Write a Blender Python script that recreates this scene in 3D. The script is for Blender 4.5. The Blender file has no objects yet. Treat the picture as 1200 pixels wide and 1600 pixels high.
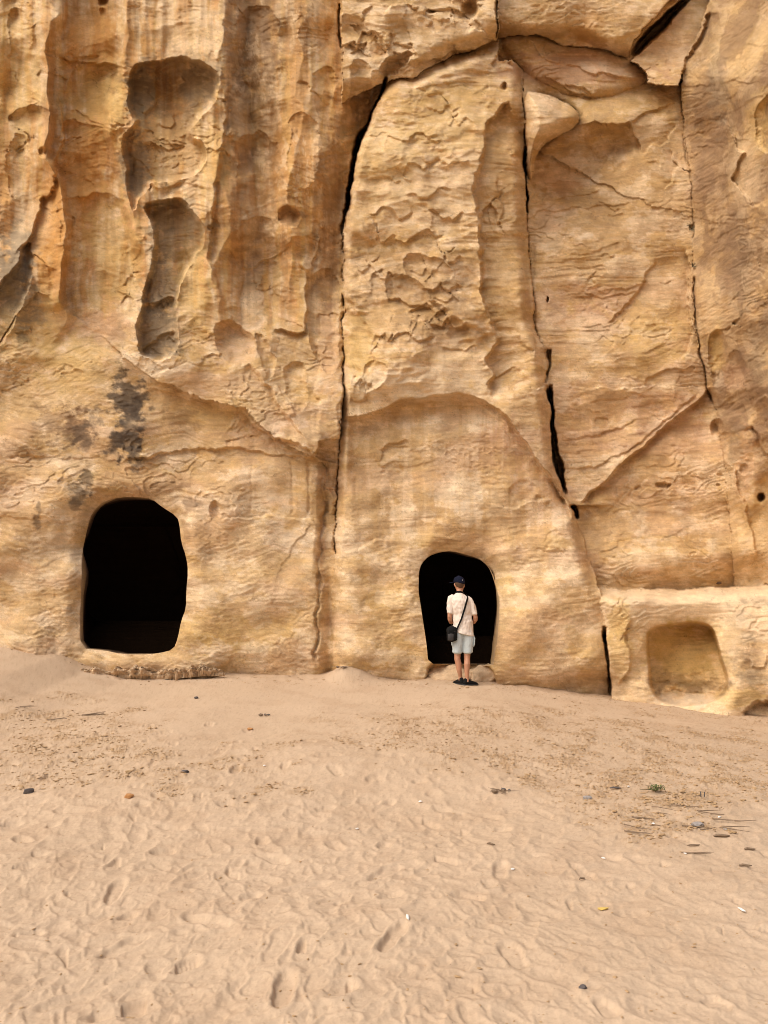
import bpy, math, random
import numpy as np
from mathutils import Vector, Matrix

# ------------------------------------------------------------------ camera, sky, sun, exposure
S = bpy.context.scene
COL = S.collection
CAMZ, PITCH, F = 1.6, math.radians(9.0), 1156.0
cam_d = bpy.data.cameras.new('camera'); cam = bpy.data.objects.new('camera', cam_d); COL.objects.link(cam)
cam.location = (0, 0, CAMZ); cam.rotation_euler = (math.radians(90) + PITCH, 0, 0)
cam_d.sensor_fit = 'VERTICAL'; cam_d.sensor_height = 24; cam_d.lens = 24 * F / 1600
cam_d.clip_start = 0.05; cam_d.clip_end = 800
S.camera = cam
SUN_EL, SUN_AZ = 50.0, -128.0       # azimuth measured from +Y towards +X
world = bpy.data.worlds.new('World'); S.world = world; world.use_nodes = True
wn = world.node_tree; bg = wn.nodes['Background']
sky = wn.nodes.new('ShaderNodeTexSky'); sky.sky_type = 'NISHITA'; sky.sun_disc = False
sky.sun_elevation = math.radians(SUN_EL); sky.sun_rotation = math.radians(SUN_AZ)
sky.dust_density = 6.0; sky.air_density = 1.0; sky.ozone_density = 0.6
wn.links.new(sky.outputs[0], bg.inputs[0]); bg.inputs[1].default_value = 0.125
sd = bpy.data.lights.new('sun', 'SUN'); sd.energy = 2.35; sd.angle = math.radians(70); sd.color = (1.0, 0.93, 0.84)
sun = bpy.data.objects.new('sun', sd); COL.objects.link(sun)
e, a = math.radians(SUN_EL), math.radians(SUN_AZ)
sdir = Vector((math.cos(e) * math.sin(a), math.cos(e) * math.cos(a), math.sin(e)))
sun.rotation_euler = sdir.to_track_quat('Z', 'Y').to_euler()
S.view_settings.view_transform = 'Standard'; S.view_settings.look = 'None'
S.view_settings.exposure = 0.10; S.view_settings.gamma = 1.0; S.view_settings.use_curve_mapping = False
S.render.engine = 'CYCLES'; S.cycles.max_bounces = 6; S.cycles.diffuse_bounces = 4; S.cycles.filter_width = 0.95

# ------------------------------------------------------------------ numpy noise
rng = np.random.default_rng(7); random.seed(7)
f32 = np.float32
def _h(ix, iy, seed):
    h = (ix.astype(np.int64) * 374761393 + iy.astype(np.int64) * 668265263 + seed * 974634777) & 0xFFFFFFFF
    h = ((h ^ (h >> 13)) * 1274126177) & 0xFFFFFFFF
    return (h ^ (h >> 16)) & 0xFFFF
_GA = np.arange(65536) * (2 * math.pi / 65536)
_GX, _GY = np.cos(_GA).astype(f32), np.sin(_GA).astype(f32)
def perlin(x, y, seed=0):
    x, y = np.broadcast_arrays(x, y)
    x0 = np.floor(x); y0 = np.floor(y); fx = (x - x0).astype(f32); fy = (y - y0).astype(f32)
    x0 = x0.astype(np.int32); y0 = y0.astype(np.int32)
    u = fx * fx * fx * (fx * (fx * 6 - 15) + 10); v = fy * fy * fy * (fy * (fy * 6 - 15) + 10)
    def g(i, j):
        k = _h(x0 + i, y0 + j, seed)
        return _GX[k] * (fx - i) + _GY[k] * (fy - j)
    a_ = g(0, 0); b_ = g(1, 0); c_ = g(0, 1); d_ = g(1, 1)
    return (1.5 * ((a_ + u * (b_ - a_)) * (1 - v) + (c_ + u * (d_ - c_)) * v)).astype(f32)
def fbm(x, y, o=4, seed=0, gain=0.5):
    s = 0; amp = 1.0; f = 1.0
    for i in range(o):
        s = s + amp * perlin(x * f + 17.3 * i, y * f - 9.1 * i, seed + i); amp *= gain; f *= 2.03
    return s
def ridged(x, y, o=4, seed=0):
    s = 0; amp = 1.0; f = 1.0
    for i in range(o):
        s = s + amp * (1 - 2 * np.abs(perlin(x * f, y * f, seed + i))); amp *= 0.5; f *= 2.03
    return s
def worley(x, y, seed=0):
    x0 = np.floor(x); y0 = np.floor(y)
    d1 = np.full(x.shape, 9.0, f32); d2 = d1.copy()
    for i in (-1, 0, 1):
        for j in (-1, 0, 1):
            k = _h((x0 + i).astype(np.int32), (y0 + j).astype(np.int32), seed)
            k2 = _h((x0 + i).astype(np.int32), (y0 + j).astype(np.int32), seed + 91)
            d = np.hypot(x0 + i + k / 65536.0 - x, y0 + j + k2 / 65536.0 - y).astype(f32)
            d2 = np.minimum(d2, np.maximum(d1, d)); d1 = np.minimum(d1, d)
    return d1, d2
def ss(a_, b_, x):
    t = np.clip((x - a_) / (b_ - a_), 0, 1); return t * t * (3 - 2 * t)
def seg_dist(poly, U, V, closed):
    """distance to polyline, side sign (+ = right of travel, image y down), position along it 0..1"""
    P = np.array(poly, float)
    if closed: P = np.vstack([P, P[:1]])
    L = np.hypot(*(P[1:] - P[:-1]).T); cum = np.concatenate([[0], np.cumsum(L)]); tot = cum[-1]
    best = np.full(U.shape, 1e9, f32); sgn = np.zeros(U.shape, f32); tt = np.zeros(U.shape, f32)
    for i in range(len(P) - 1):
        ax, ay = P[i]; dx, dy = P[i + 1] - P[i]; l2 = dx * dx + dy * dy + 1e-9
        t = np.clip(((U - ax) * dx + (V - ay) * dy) / l2, 0, 1)
        ex = U - ax - t * dx; ey = V - ay - t * dy; d = np.hypot(ex, ey)
        m = d < best
        best = np.where(m, d, best); sgn = np.where(m, np.sign(dx * ey - dy * ex), sgn); tt = np.where(m, (cum[i] + t * L[i]) / tot, tt)
    return best, sgn, tt
def inside(poly, U, V):
    P = np.array(poly, float); r = np.zeros(U.shape, bool); n = len(P)
    for i in range(n):
        x1, y1 = P[i]; x2, y2 = P[(i + 1) % n]
        if y1 == y2: continue
        r ^= ((y1 > V) != (y2 > V)) & (U < (x2 - x1) * (V - y1) / (y2 - y1) + x1)
    return r
def smooth_poly(poly, n=3):
    P = np.array(poly, float)
    for _ in range(n):
        Q = np.roll(P, -1, 0); P = np.stack([0.75 * P + 0.25 * Q, 0.25 * P + 0.75 * Q], 1).reshape(-1, 2)
    return P
CP, SP_ = math.cos(PITCH), math.sin(PITCH)
def to_world(u, v, Y):
    """point that lies Y metres in front of the viewpoint along the direction (u, v)"""
    a_ = (u - 600) / F; b_ = (800 - v) / F; dy = CP - b_ * SP_; k = Y / dy
    return a_ * k, Y, CAMZ + (SP_ + b_ * CP) * k
def project(x, y, z):
    fz = y * CP + (z - CAMZ) * SP_; up = -y * SP_ + (z - CAMZ) * CP
    return 600 + F * x / fz, 800 - F * up / fz
def wpt(u, v, Y): return Vector(to_world(u, v, Y))

# ------------------------------------------------------------------ scene helpers
def link(o, parent=None):
    COL.objects.link(o)
    if parent is not None: o.parent = parent
    return o
def tag(o, label=None, cat=None, group=None, kind=None):
    if label: o['label'] = label
    if cat: o['category'] = cat
    if group: o['group'] = group
    if kind: o['kind'] = kind
    return o
def empty(name, loc=(0, 0, 0), rz=0):
    o = bpy.data.objects.new(name, None); COL.objects.link(o); o.location = loc; o.rotation_euler = (0, 0, rz); return o
def mesh_np(name, co, faces, mat, parent=None, smooth=True, color=None, colname='tint'):
    me = bpy.data.meshes.new(name); co = np.asarray(co, f32); faces = np.asarray(faces, np.int32)
    me.vertices.add(len(co)); me.vertices.foreach_set('co', co.ravel())
    k = faces.shape[1]; me.loops.add(faces.size); me.loops.foreach_set('vertex_index', faces.ravel())
    me.polygons.add(len(faces)); me.polygons.foreach_set('loop_start', np.arange(0, faces.size, k, dtype=np.int32))
    me.update(calc_edges=True)
    me.polygons.foreach_set('use_smooth', np.full(len(faces), smooth, bool))
    if color is not None:
        at = me.color_attributes.new(colname, 'FLOAT_COLOR', 'POINT')
        c4 = np.ones((len(co), 4), f32); c4[:, :3] = color[:, :3]
        at.data.foreach_set('color', c4.ravel())
    me.materials.append(mat); o = bpy.data.objects.new(name, me); link(o, parent); return o
def node_mat(name):
    m = bpy.data.materials.new(name); m.use_nodes = True; nt = m.node_tree
    return m, nt, nt.nodes['Principled BSDF']
def N(nt, t, **kw):
    n = nt.nodes.new(t)
    for k, v in kw.items():
        if k in n.inputs: n.inputs[k].default_value = v
        else: setattr(n, k, v)
    return n
def plain(name, col, rough=0.8, scale=60, var=0.25, bump=0.0, spec=0.3):
    m, nt, b = node_mat(name); L = nt.links.new
    tc = N(nt, 'ShaderNodeTexCoord'); nz = N(nt, 'ShaderNodeTexNoise', Scale=scale, Detail=4.0)
    L(tc.outputs['Object'], nz.inputs['Vector'])
    rp = N(nt, 'ShaderNodeMapRange'); rp.inputs['To Min'].default_value = 1 - var; rp.inputs['To Max'].default_value = 1 + var
    L(nz.outputs['Fac'], rp.inputs['Value'])
    mx = N(nt, 'ShaderNodeVectorMath', operation='SCALE'); mx.inputs[0].default_value = col; L(rp.outputs[0], mx.inputs['Scale'])
    L(mx.outputs[0], b.inputs['Base Color']); b.inputs['Roughness'].default_value = rough
    b.inputs['Specular IOR Level'].default_value = spec
    if bump:
        bp = N(nt, 'ShaderNodeBump', Strength=0.6, Distance=bump); L(nz.outputs['Fac'], bp.inputs['Height']); L(bp.outputs[0], b.inputs['Normal'])
    return m
def rock_mat(name, grain=1.0, spec=.15):
    """mineral tint of the rock (attribute) broken up by bedding laminae, grain and lichen-fine speckle, all in object space"""
    m, nt, b = node_mat(name); L = nt.links.new
    tc = N(nt, 'ShaderNodeTexCoord'); at = N(nt, 'ShaderNodeAttribute', attribute_name='tint')
    mp = N(nt, 'ShaderNodeMapping'); mp.inputs['Scale'].default_value = (0.6, 0.6, 9.0); mp.inputs['Rotation'].default_value = (0, math.radians(5), 0)
    L(tc.outputs['Object'], mp.inputs['Vector'])
    n1 = N(nt, 'ShaderNodeTexNoise', Scale=2.2, Detail=9.0, Roughness=0.62, Distortion=0.5); L(mp.outputs[0], n1.inputs['Vector'])
    n2 = N(nt, 'ShaderNodeTexNoise', Scale=38.0, Detail=6.0, Roughness=0.7); L(tc.outputs['Object'], n2.inputs['Vector'])
    n3 = N(nt, 'ShaderNodeTexNoise', Scale=5.0, Detail=8.0, Roughness=0.68); L(tc.outputs['Object'], n3.inputs['Vector'])
    r1 = N(nt, 'ShaderNodeMapRange'); r1.inputs['From Min'].default_value = 0.3; r1.inputs['From Max'].default_value = 0.7; r1.inputs['To Min'].default_value = 0.92; r1.inputs['To Max'].default_value = 1.08
    L(n1.outputs['Fac'], r1.inputs['Value'])
    r2 = N(nt, 'ShaderNodeMapRange'); r2.inputs['From Min'].default_value = 0.25; r2.inputs['From Max'].default_value = 0.75; r2.inputs['To Min'].default_value = 0.86; r2.inputs['To Max'].default_value = 1.14
    L(n2.outputs['Fac'], r2.inputs['Value'])
    r3 = N(nt, 'ShaderNodeMapRange'); r3.inputs['From Min'].default_value = 0.3; r3.inputs['From Max'].default_value = 0.7; r3.inputs['To Min'].default_value = 0.9; r3.inputs['To Max'].default_value = 1.1
    L(n3.outputs['Fac'], r3.inputs['Value'])
    a1 = N(nt, 'ShaderNodeMath', operation='MULTIPLY'); L(r1.outputs[0], a1.inputs[0]); L(r2.outputs[0], a1.inputs[1])
    a2 = N(nt, 'ShaderNodeMath', operation='MULTIPLY'); L(a1.outputs[0], a2.inputs[0]); L(r3.outputs[0], a2.inputs[1])
    sc = N(nt, 'ShaderNodeVectorMath', operation='SCALE'); L(at.outputs['Color'], sc.inputs[0]); L(a2.outputs[0], sc.inputs['Scale'])
    L(sc.outputs[0], b.inputs['Base Color']); b.inputs['Roughness'].default_value = 0.92; b.inputs['Specular IOR Level'].default_value = 0.15
    ad = N(nt, 'ShaderNodeMath', operation='ADD'); L(n1.outputs['Fac'], ad.inputs[0]); L(n2.outputs['Fac'], ad.inputs[1])
    bp = N(nt, 'ShaderNodeBump', Strength=0.55, Distance=0.02 * grain); n4 = N(nt, 'ShaderNodeTexNoise', Scale=130.0, Detail=4.0, Roughness=0.7); L(tc.outputs['Object'], n4.inputs['Vector']); m4 = N(nt, 'ShaderNodeMath', operation='MULTIPLY_ADD'); L(n4.outputs['Fac'], m4.inputs[0]); m4.inputs[1].default_value = .6; L(ad.outputs[0], m4.inputs[2])
    L(m4.outputs[0], bp.inputs['Height']); L(bp.outputs[0], b.inputs['Normal'])
    b.inputs['Specular IOR Level'].default_value = spec
    return m
ROCK = rock_mat('sandstone'); CAVE_SHADE = rock_mat('cave_shade_rock', 1.5, 0.0)  # second one is matte, for chamber tints with the shade painted in

# ------------------------------------------------------------------ the cliff: a sculpted surface
us = np.concatenate([np.linspace(-420, -18, 46), np.arange(-14, 1216, 1.4), np.linspace(1219, 1620, 46)])
vs = np.concatenate([np.linspace(-420, -16, 46), np.arange(-12, 1128, 1.4), np.linspace(1131, 1190, 12)])
U0, V0 = np.meshgrid(us, vs); U0 = U0.astype(f32); V0 = V0.astype(f32)
# natural raggedness for every traced line
jx = 5 * fbm(U0 / 34, V0 / 34, 4, 11, 0.55); jy = 5 * fbm(U0 / 34, V0 / 34, 4, 31, 0.55)
U = U0 + jx; V = V0 + jy
D = np.zeros(U.shape, f32)
def win(poly, m):
    P = np.array(poly, float); x0, y0 = P.min(0) - m; x1, y1 = P.max(0) + m
    return slice(max(np.searchsorted(vs, y0) - 1, 0), np.searchsorted(vs, y1) + 1), slice(max(np.searchsorted(us, x0) - 1, 0), np.searchsorted(us, x1) + 1)
def edge(poly, amt, fade=25, soft=2.5, lip=0.0, lipfade=8, ends=0.12, jit=1.0):
    """a broken step: rock on the right-hand side of the line lies amt deeper and fades back out"""
    w = win(poly, fade * 4 + 10)
    uu = U0[w] + jit * jx[w]; vv = V0[w] + jit * jy[w]
    d, s, t = seg_dist(poly, uu, vv, False)
    en = ss(0, ends, t) * ss(0, ends, 1 - t) if ends > 0 else 1.0
    r = np.where(s > 0, ss(0, soft, d) * np.exp(-np.maximum(d - soft, 0) / fade) * amt, 0)
    l = np.where(s <= 0, -lip * np.exp(-d / lipfade), -lip * np.exp(-d / 1.5)) if lip else 0
    D[w] += (en * (r + l)).astype(f32)
def crack(poly, hw, depth, jit=0.6, ends=0.05, soft=1.0):
    w = win(poly, hw * 3 + 8)
    uu = U0[w] + jit * jx[w]; vv = V0[w] + jit * jy[w]
    d, s, t = seg_dist(poly, uu, vv, False)
    h = hw * (0.75 + 0.6 * perlin(uu / 40, vv / 34, 77)); h = np.maximum(h, 0.35 * hw)
    D[w] += (depth * np.clip((h - d) / (soft + h * 0.4) + 0.0, 0, 1) * ss(0, ends, t) * ss(0, ends, 1 - t)).astype(f32)
def pocket(poly, depth, soft=10, jit=1.0, rim=0.0, tilt=0.0, sm=2):
    """a hollow; soft is the width over which its side falls in"""
    P = smooth_poly(poly, sm) if sm else poly
    w = win(P, 40); uu = U0[w] + jit * jx[w]; vv = V0[w] + jit * jy[w]
    d, s, t = seg_dist(P, uu, vv, True); ins = inside(P, uu, vv)
    sd_ = np.where(ins, d, -d)
    cy = (vv - P[:, 1].min()) / max(np.ptp(P[:, 1]), 1)
    dep = depth * (1 - tilt * np.clip(cy, 0, 1))
    D[w] += (dep * np.sqrt(np.clip(ss(0, soft, sd_), 0, 1)) - np.where(sd_ < 0, rim * np.exp(sd_ / 8), 0)).astype(f32)
    return w, sd_
def bump_(cx, cy, rx, ry, amt, ang=0, p=1.0):
    w = win([(cx, cy)], 3 * max(rx, ry)); c, s = math.cos(ang), math.sin(ang)
    x = (U[w] - cx) * c + (V[w] - cy) * s; y = -(U[w] - cx) * s + (V[w] - cy) * c
    D[w] += (amt * np.exp(-((x / rx) ** 2 + (y / ry) ** 2) ** p)).astype(f32)

CR1 = [(604, 118), (596, 146), (580, 178), (567, 212), (556, 240), (548, 290), (540, 330), (537, 372), (535, 420), (536, 480), (536, 560), (535, 640), (530, 700), (527, 760), (526, 820), (521, 870)]
CR1X = lambda v: np.interp(v, [p[1] for p in CR1] + [920, 1200], [p[0] for p in CR1] + [518, 519])
CR2 = [(817, 140), (819, 200), (821, 240), (822, 330), (827, 400), (833, 500), (850, 545), (857, 600), (860, 640), (866, 700), (875, 745), (884, 778), (898, 800)]
CR2P = CR2 + [(908, 830), (925, 888), (937, 925), (945, 985), (952, 1095), (955, 1200)]
CR2X = lambda v: np.interp(v, [p[1] for p in CR2P], [p[0] for p in CR2P])
CR3 = [(1100, 0), (1065, 120), (1068, 180), (1078, 260), (1085, 350), (1081, 430), (1082, 500), (1095, 560), (1104, 605), (1120, 640), (1128, 700), (1136, 760), (1142, 830), (1148, 925)]
CR3X = lambda v: np.interp(v, [p[1] for p in CR3], [p[0] for p in CR3])
TOPB = lambda u: np.interp(u, [535, 600, 625, 645, 680, 735, 780, 800, 818], [160, 130, 119, 123, 100, 78, 63, 75, 140])
TOPC = lambda u: np.interp(u, [800, 820, 850, 880, 930, 960, 1012, 1030, 1062], [95, 112, 130, 146, 153, 147, 131, 128, 132])
LEDGE = lambda u: np.interp(u, [925, 960, 1060, 1100, 1200, 1700], [919, 922, 921, 919, 913, 900])
# regions ------------------------------------------------
A_, B_, C_, D_, E_, F1_, F2_, F3_, G_ = range(9)
Uj = U0 + 0.6 * jx; Vj = V0 + 0.6 * jy
R = np.full(U.shape, C_, np.int8)
R[(Uj >= CR3X(Vj))] = D_
R[(Uj >= CR2X(V0)) & (Vj > LEDGE(Uj))] = E_
R[(Uj < CR2X(V0))] = B_
R[(Uj < CR1X(V0))] = A_
up = (Vj < TOPB(Uj)) & (Uj > 535) & (Uj < 779); R[up] = F1_
R[(Uj >= 779) & (Vj < 160) & (Uj < CR3X(Vj)) & (Vj < TOPC(Uj)) & (R != A_)] = F3_
SLAB = smooth_poly([(779, 58), (810, 52), (845, 57), (885, 72), (935, 76), (982, 92), (1006, 110), (1013, 131), (965, 150), (930, 155), (880, 148), (840, 130), (800, 95)], 2)
SLOPE = [(985, 95), (1000, 84), (1040, 45), (1065, 15), (1100, -60), (1260, -440), (1400, -440), (1110, 0), (1064, 120), (1060, 134), (1012, 132), (1008, 110)]
BOULD = [(779, 60), (810, 53), (845, 57), (885, 72), (935, 76), (982, 90), (990, 60), (1030, 20), (1060, -10), (1160, -440), (779, -440)]
R[inside(BOULD, Uj, Vj)] = F2_
R[inside(SLOPE, Uj, Vj)] = G_
R[(Uj > 535) & (Uj < 779) & (Vj < 0)] = F1_
R[(Uj <= 535) & (Vj < 160)] = A_

# base depth of each rock mass
hz = np.clip((1050 - V0) / 1050, -0.2, 1.6)
base = {
    A_: 12.25 + 0.25 * U0 / 535 + 0.35 * hz,
    B_: 12.45 + 0.25 * hz,
    C_: 13.05 + 0.35 * hz,
    D_: 13.05 + 0.2 * hz - 2.5 * np.clip((U0 - CR3X(V0)) / 120, 0, 1.8) ** 1.1,
    E_: 12.15 + 0.22 * np.exp(-np.clip(U0 - CR2X(V0), 0, 999) / 30) - 0.3 * np.clip((U0 - 1100) / 200, 0, 2),
    F1_: 12.25 + 0.2 * hz,
    F2_: 13.0 + 0.15 * hz,
    F3_: 13.72 + 0 * hz,
    G_: 13.9 - 0.9 * np.clip((V0 - 0) / 130, -1, 1),
}
for k, b_ in base.items(): D = np.where(R == k, b_, D).astype(f32)
mA, mB, mC, mD, mE, mF1, mF2, mF3, mG = [(R == k) for k in range(9)]
def blur_mask(m, r=5):
    m = m.astype(f32)
    for _ in range(2):
        for ax in (0, 1):
            c = np.cumsum(np.pad(m, [(r + 1, r) if i == ax else (0, 0) for i in (0, 1)], mode='edge'), axis=ax)
            m = (np.take(c, range(2 * r + 1, c.shape[ax]), ax) - np.take(c, range(0, c.shape[ax] - 2 * r - 1), ax)) / (2 * r + 1)
    return m

# --- large relief
D += 0.30 * fbm(U0 / 190, V0 / 170, 3, 3)
# rounded shoulders where rock masses meet the deep joints
dx1 = U0 - CR1X(V0)
D += np.where(mA & (dx1 > -60), 0.55 * ss(-60, 0, dx1) ** 1.6 * ss(700, 150, V0), 0)
D += np.where(mB & (dx1 < 14), 0.25 * ss(14, 0, dx1) ** 1.5 * ss(900, 850, V0), 0)
D += np.where(mA & (dx1 > -32) & (V0 > 660), 0.26 * ss(-34, -14, dx1) * ss(660, 720, V0) * ss(930, 850, V0), 0)
D += 0.30 * np.exp(-((U0 - 517) / 13) ** 2) * ss(850, 930, V0)
dx2 = U0 - CR2X(V0)
D += np.where(mB & (dx2 > -26), 0.4 * ss(-26, 0, dx2) ** 2 * (1 - .85 * ss(880, 930, V0)), 0)
D += np.where(mB & (V0 < 640), -0.26 * np.exp(-((U0 - 650) / 95) ** 2), 0) * ss(640, 560, V0)
D += np.where(mC & (V0 > 790), 0.25 * ss(70, 0, dx2), 0)
dtb = V0 - TOPB(U0)
D += np.where(mB & (dtb < 30), 0.55 * ss(30, 0, dtb) ** 2, 0)
D += np.where(mF1 & (dtb > -40), 0.35 * ss(-40, 0, dtb) ** 2, 0)
dtc = V0 - TOPC(U0)
D += np.where(mC & (dtc < 50), 0.30 * ss(50, 0, dtc) ** 2, 0)
dl = V0 - LEDGE(U0)
D += np.where(mE & (dl < 26), 0.75 * (1 - np.clip(dl / 26, 0, 1)) ** 2.2, 0)
D += np.where((mC | mD) & (dl > -120), -0.20 * ss(-120, -40, dl) + 0.22 * ss(-50, 0, dl), 0)
D += np.where(mD, 0.6 * ss(640, 760, V0) * ss(0, 60, U0 - CR3X(V0)), 0)
D += np.where(mC, 0.25 * np.exp(-((U0 - 925) / 80) ** 2 - ((V0 - 262) / 55) ** 2), 0)
dsl, _, _ = seg_dist(SLAB, U0, V0, True); insl = inside(SLAB, U0, V0)
D += np.where(mF3 & insl, -0.42 * np.sqrt(np.clip(dsl / 44, 0, 1)) + 0.02, 0)
db = 62 + 30 * ss(880, 985, U0) - V0
D += np.where(mF2 & (db < 34), 0.5 * ss(34, 0, db) ** 2, 0)
D += np.where(mF2, -0.35 * np.exp(-((U0 - 880) / 110) ** 2 - ((V0 - 10) / 60) ** 2), 0)
# --- flutes of the left cliff
fl = np.interp(U0 + 14 * np.sin(V0 / 95) * ss(360, 200, U0) + 24 * fbm(U0 / 90, V0 / 130, 3, 41),
               [-420, 0, 30, 62, 82, 100, 140, 185, 200, 270, 345, 362, 388, 425, 455, 485, 510, 540],
               [0, -.02, .08, .0, -.12, .12, .18, .10, -.05, -.02, -.20, -.10, .16, .10, -.08, -.02, .06, .1])
fade_up = ss(560, 400, V0 + 0.0 * U0)
D += np.where(mA, 2.3 * fl * fade_up, 0).astype(f32)
fl2 = 0.05 * fbm(U0 / 26, V0 / 220, 3, 45)
D += np.where(mA, fl2 * fade_up, 0).astype(f32)
# apron that flares out above the dressed wall
apron = lambda u: np.interp(u, [-20, 45, 60, 110, 160, 195, 240, 300, 345, 382, 390, 410, 440, 485, 495, 500, 512, 535], [560, 470, 455, 490, 525, 560, 590, 617, 628, 640, 652, 668, 688, 713, 705, 690, 684, 684])
da = V0 + 0.8 * jy - apron(U0 + 0.8 * jx)
D += np.where(mA & (da < 0), -0.30 * ss(-150, -8, da) * ss(60, 300, U0), 0)
D += np.where(mA & (da < 0), -0.20 * ss(-70, 0, da) * ss(130, 40, U0), 0)
D += np.where(mA & (da >= 0), -0.10 * np.exp(-da / 90) * ss(260, 120, U0), 0)
# rock above door 1
edge([(180, 720), (225, 712), (262, 705), (300, 700), (340, 702), (400, 704), (470, 712), (498, 716)], 0.07, 60, 3, 0.02)
edge([(385, 637), (383, 648), (392, 660), (412, 672), (440, 686), (478, 694), (492, 713), (497, 700), (502, 690), (520, 683)], 0.16, 30, 3, 0.03)
edge([(232, 603), (262, 612), (300, 619), (330, 624), (352, 633), (384, 638), (386, 655)], 0.06, 22, 2.5, 0.02)
edge([(0, 710), (60, 712), (110, 716), (165, 712)], 0.03, 30, 3)
edge([(350, 690), (375, 684), (400, 680), (408, 683)], 0.05, 8, 2)
edge([(-10, 808), (40, 806), (90, 812)], 0.03, 26, 2.5)
edge([(330, 812), (400, 808), (450, 806), (492, 810), (498, 830)], -0.05, 60, 3)
edge([(492, 812), (499, 840), (500, 900), (497, 960), (494, 1020)], -0.0, 20, 3)
# pilaster grooves low on the left wall
for x0, am in ((392, .02), (455, .03), (482, .05), (508, .10)):
    crack([(x0, 720), (x0 + 2, 780), (x0 + 1, 805)], 5, am, soft=4)
crack([(503, 735), (507, 800), (500, 850), (499, 930), (497, 1000), (494, 1040)], 5, 0.14, soft=4, jit=1)
# --- great hollows of the left cliff
P1 = [(203, 110), (213, 97), (233, 96), (267, 92), (290, 89), (317, 97), (337, 110), (343, 133), (337, 160), (320, 177), (312, 187), (298, 200), (298, 217), (317, 220), (323, 240), (320, 260), (300, 277), (267, 283), (235, 284), (228, 300), (217, 313), (208, 333), (202, 320), (200, 300), (197, 267), (192, 233), (192, 213), (203, 202), (213, 190), (203, 183), (199, 150)]
w_, sP1 = pocket(P1, 0.50, 8, 0.6, 0.06, 0.25, sm=1)
pocket([(243, 98), (290, 92), (325, 105), (338, 125), (334, 155), (312, 180), (300, 205), (262, 222), (232, 214), (222, 190), (226, 172), (244, 163), (241, 130)], 0.16, 8, 0.7, 0, 0.5)
P2 = [(222, 322), (240, 313), (275, 309), (297, 322), (310, 340), (320, 365), (318, 385), (305, 400), (300, 413), (290, 430), (280, 450), (277, 470), (276, 500), (282, 530), (272, 555), (247, 568), (222, 556), (214, 533), (213, 500), (224, 480), (220, 460), (230, 430), (240, 405), (243, 385), (240, 358), (230, 340)]
pocket(P2, 0.50, 8, 0.6, 0.06, 0.1, sm=1)
P2w, P1w = None, None
edge([(300, 410), (280, 416), (258, 412), (240, 414)], 0.12, 22, 3, 0.05)
edge([(282, 470), (262, 462), (240, 475), (224, 470)][::-1], 0.10, 16, 3, 0.05)
edge([(218, 552), (232, 535), (250, 522), (270, 518), (280, 520)], 0.08, 14, 3, 0.03)
for c in [[(300, 238), (282, 240), (272, 250), (262, 252), (250, 262)], [(236, 226), (262, 232), (296, 228)], [(245, 190), (262, 200), (275, 190), (272, 178)], [(222, 200), (240, 208), (265, 222), (290, 226)], [(255, 120), (268, 135), (285, 128), (282, 112)], [(300, 100), (312, 118), (330, 125)]]:
    edge(c, 0.05, 9, 2, 0.02, jit=1.3)
pocket([(433, 330), (440, 322), (455, 320), (468, 328), (470, 345), (462, 357), (448, 357), (435, 348)], 0.30, 9, 0.4, 0.03, 0.5)
for cx, cy, rx, ry, dp in [(352, 157, 4, 3, .12), (328, 355, 5, 3.5, .15), (162, 2, 9, 10, .3), (161, 20, 6, 9, .12), (67, 237, 8, 9, .22), (234, 294, 3, 5, .12), (437, 122, 9, 18, .06),
                           (336, 797, 11, 15, .16), (1190, 777, 7, 8, .4), (1162, 734, 8, 9, .10), (1125, 742, 6, 3, .06), (1037, 758, 13, 6, .13), (997, 762, 6, 4, .07), (1123, 758, 4, 3, .06),
                           (856, 469, 2.5, 5, .3), (1120, 668, 12, 15, .22), (734, 14, 14, 17, .3), (674, 18, 9, 4, .2), (787, 135, 5, 7, .2), (1080, 356, 5, 6, .1)]:
    th = np.linspace(0, 2 * math.pi, 11)[:-1]
    pocket([(cx + rx * math.cos(t), cy + ry * math.sin(t)) for t in th], dp, min(rx, ry) * 0.8, 0.4, 0.01, 0.3)
pocket([(8, 184), (30, 167), (75, 167), (80, 182), (60, 195), (35, 204)], 0.14, 10, 1, 0.04, 0.6)
pocket([(483, 140), (488, 115), (502, 102), (524, 108), (533, 125), (522, 155), (510, 188), (494, 176)], 0.2, 16, 1, 0.02, 0.6)
pocket([(333, 508), (350, 498), (382, 512), (402, 528), (398, 555), (385, 571), (358, 566), (338, 548)], 0.22, 16, 1, 0.03, 0.7)
pocket([(398, 530), (402, 520), (415, 527), (424, 545), (430, 575), (420, 600), (405, 560)], 0.16, 12, 1, 0.03, 0.6)
pocket([(405, 428), (412, 412), (436, 405), (440, 430), (440, 480), (420, 520), (408, 470)], 0.10, 12, 1, 0.02, 0.6)
pocket([(480, 440), (500, 420), (528, 420), (530, 520), (525, 600), (490, 560), (478, 490)], 0.14, 10, 1, 0.04, 0.5)
pocket([(444, 565), (476, 560), (480, 600), (482, 640), (460, 640), (446, 600)], 0.10, 8, 1, 0.02, 0.6)
pocket([(30, 410), (47, 366), (52, 400), (42, 450), (28, 500), (8, 535), (-30, 560), (-40, 480), (5, 440)], 0.34, 9, 1, 0.05, 0.3)
edge([(75, 130), (92, 160), (98, 200), (88, 245), (80, 300), (62, 310), (58, 345), (44, 370), (22, 405)][::-1], 0.16, 40, 4, 0.05)
edge([(60, 320), (80, 330), (100, 325), (118, 340), (104, 370), (88, 382)], 0.05, 20, 2.5, 0.01)
edge([(90, 88), (120, 96), (150, 98), (185, 100), (198, 110)], 0.10, 30, 3, 0.03)
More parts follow.
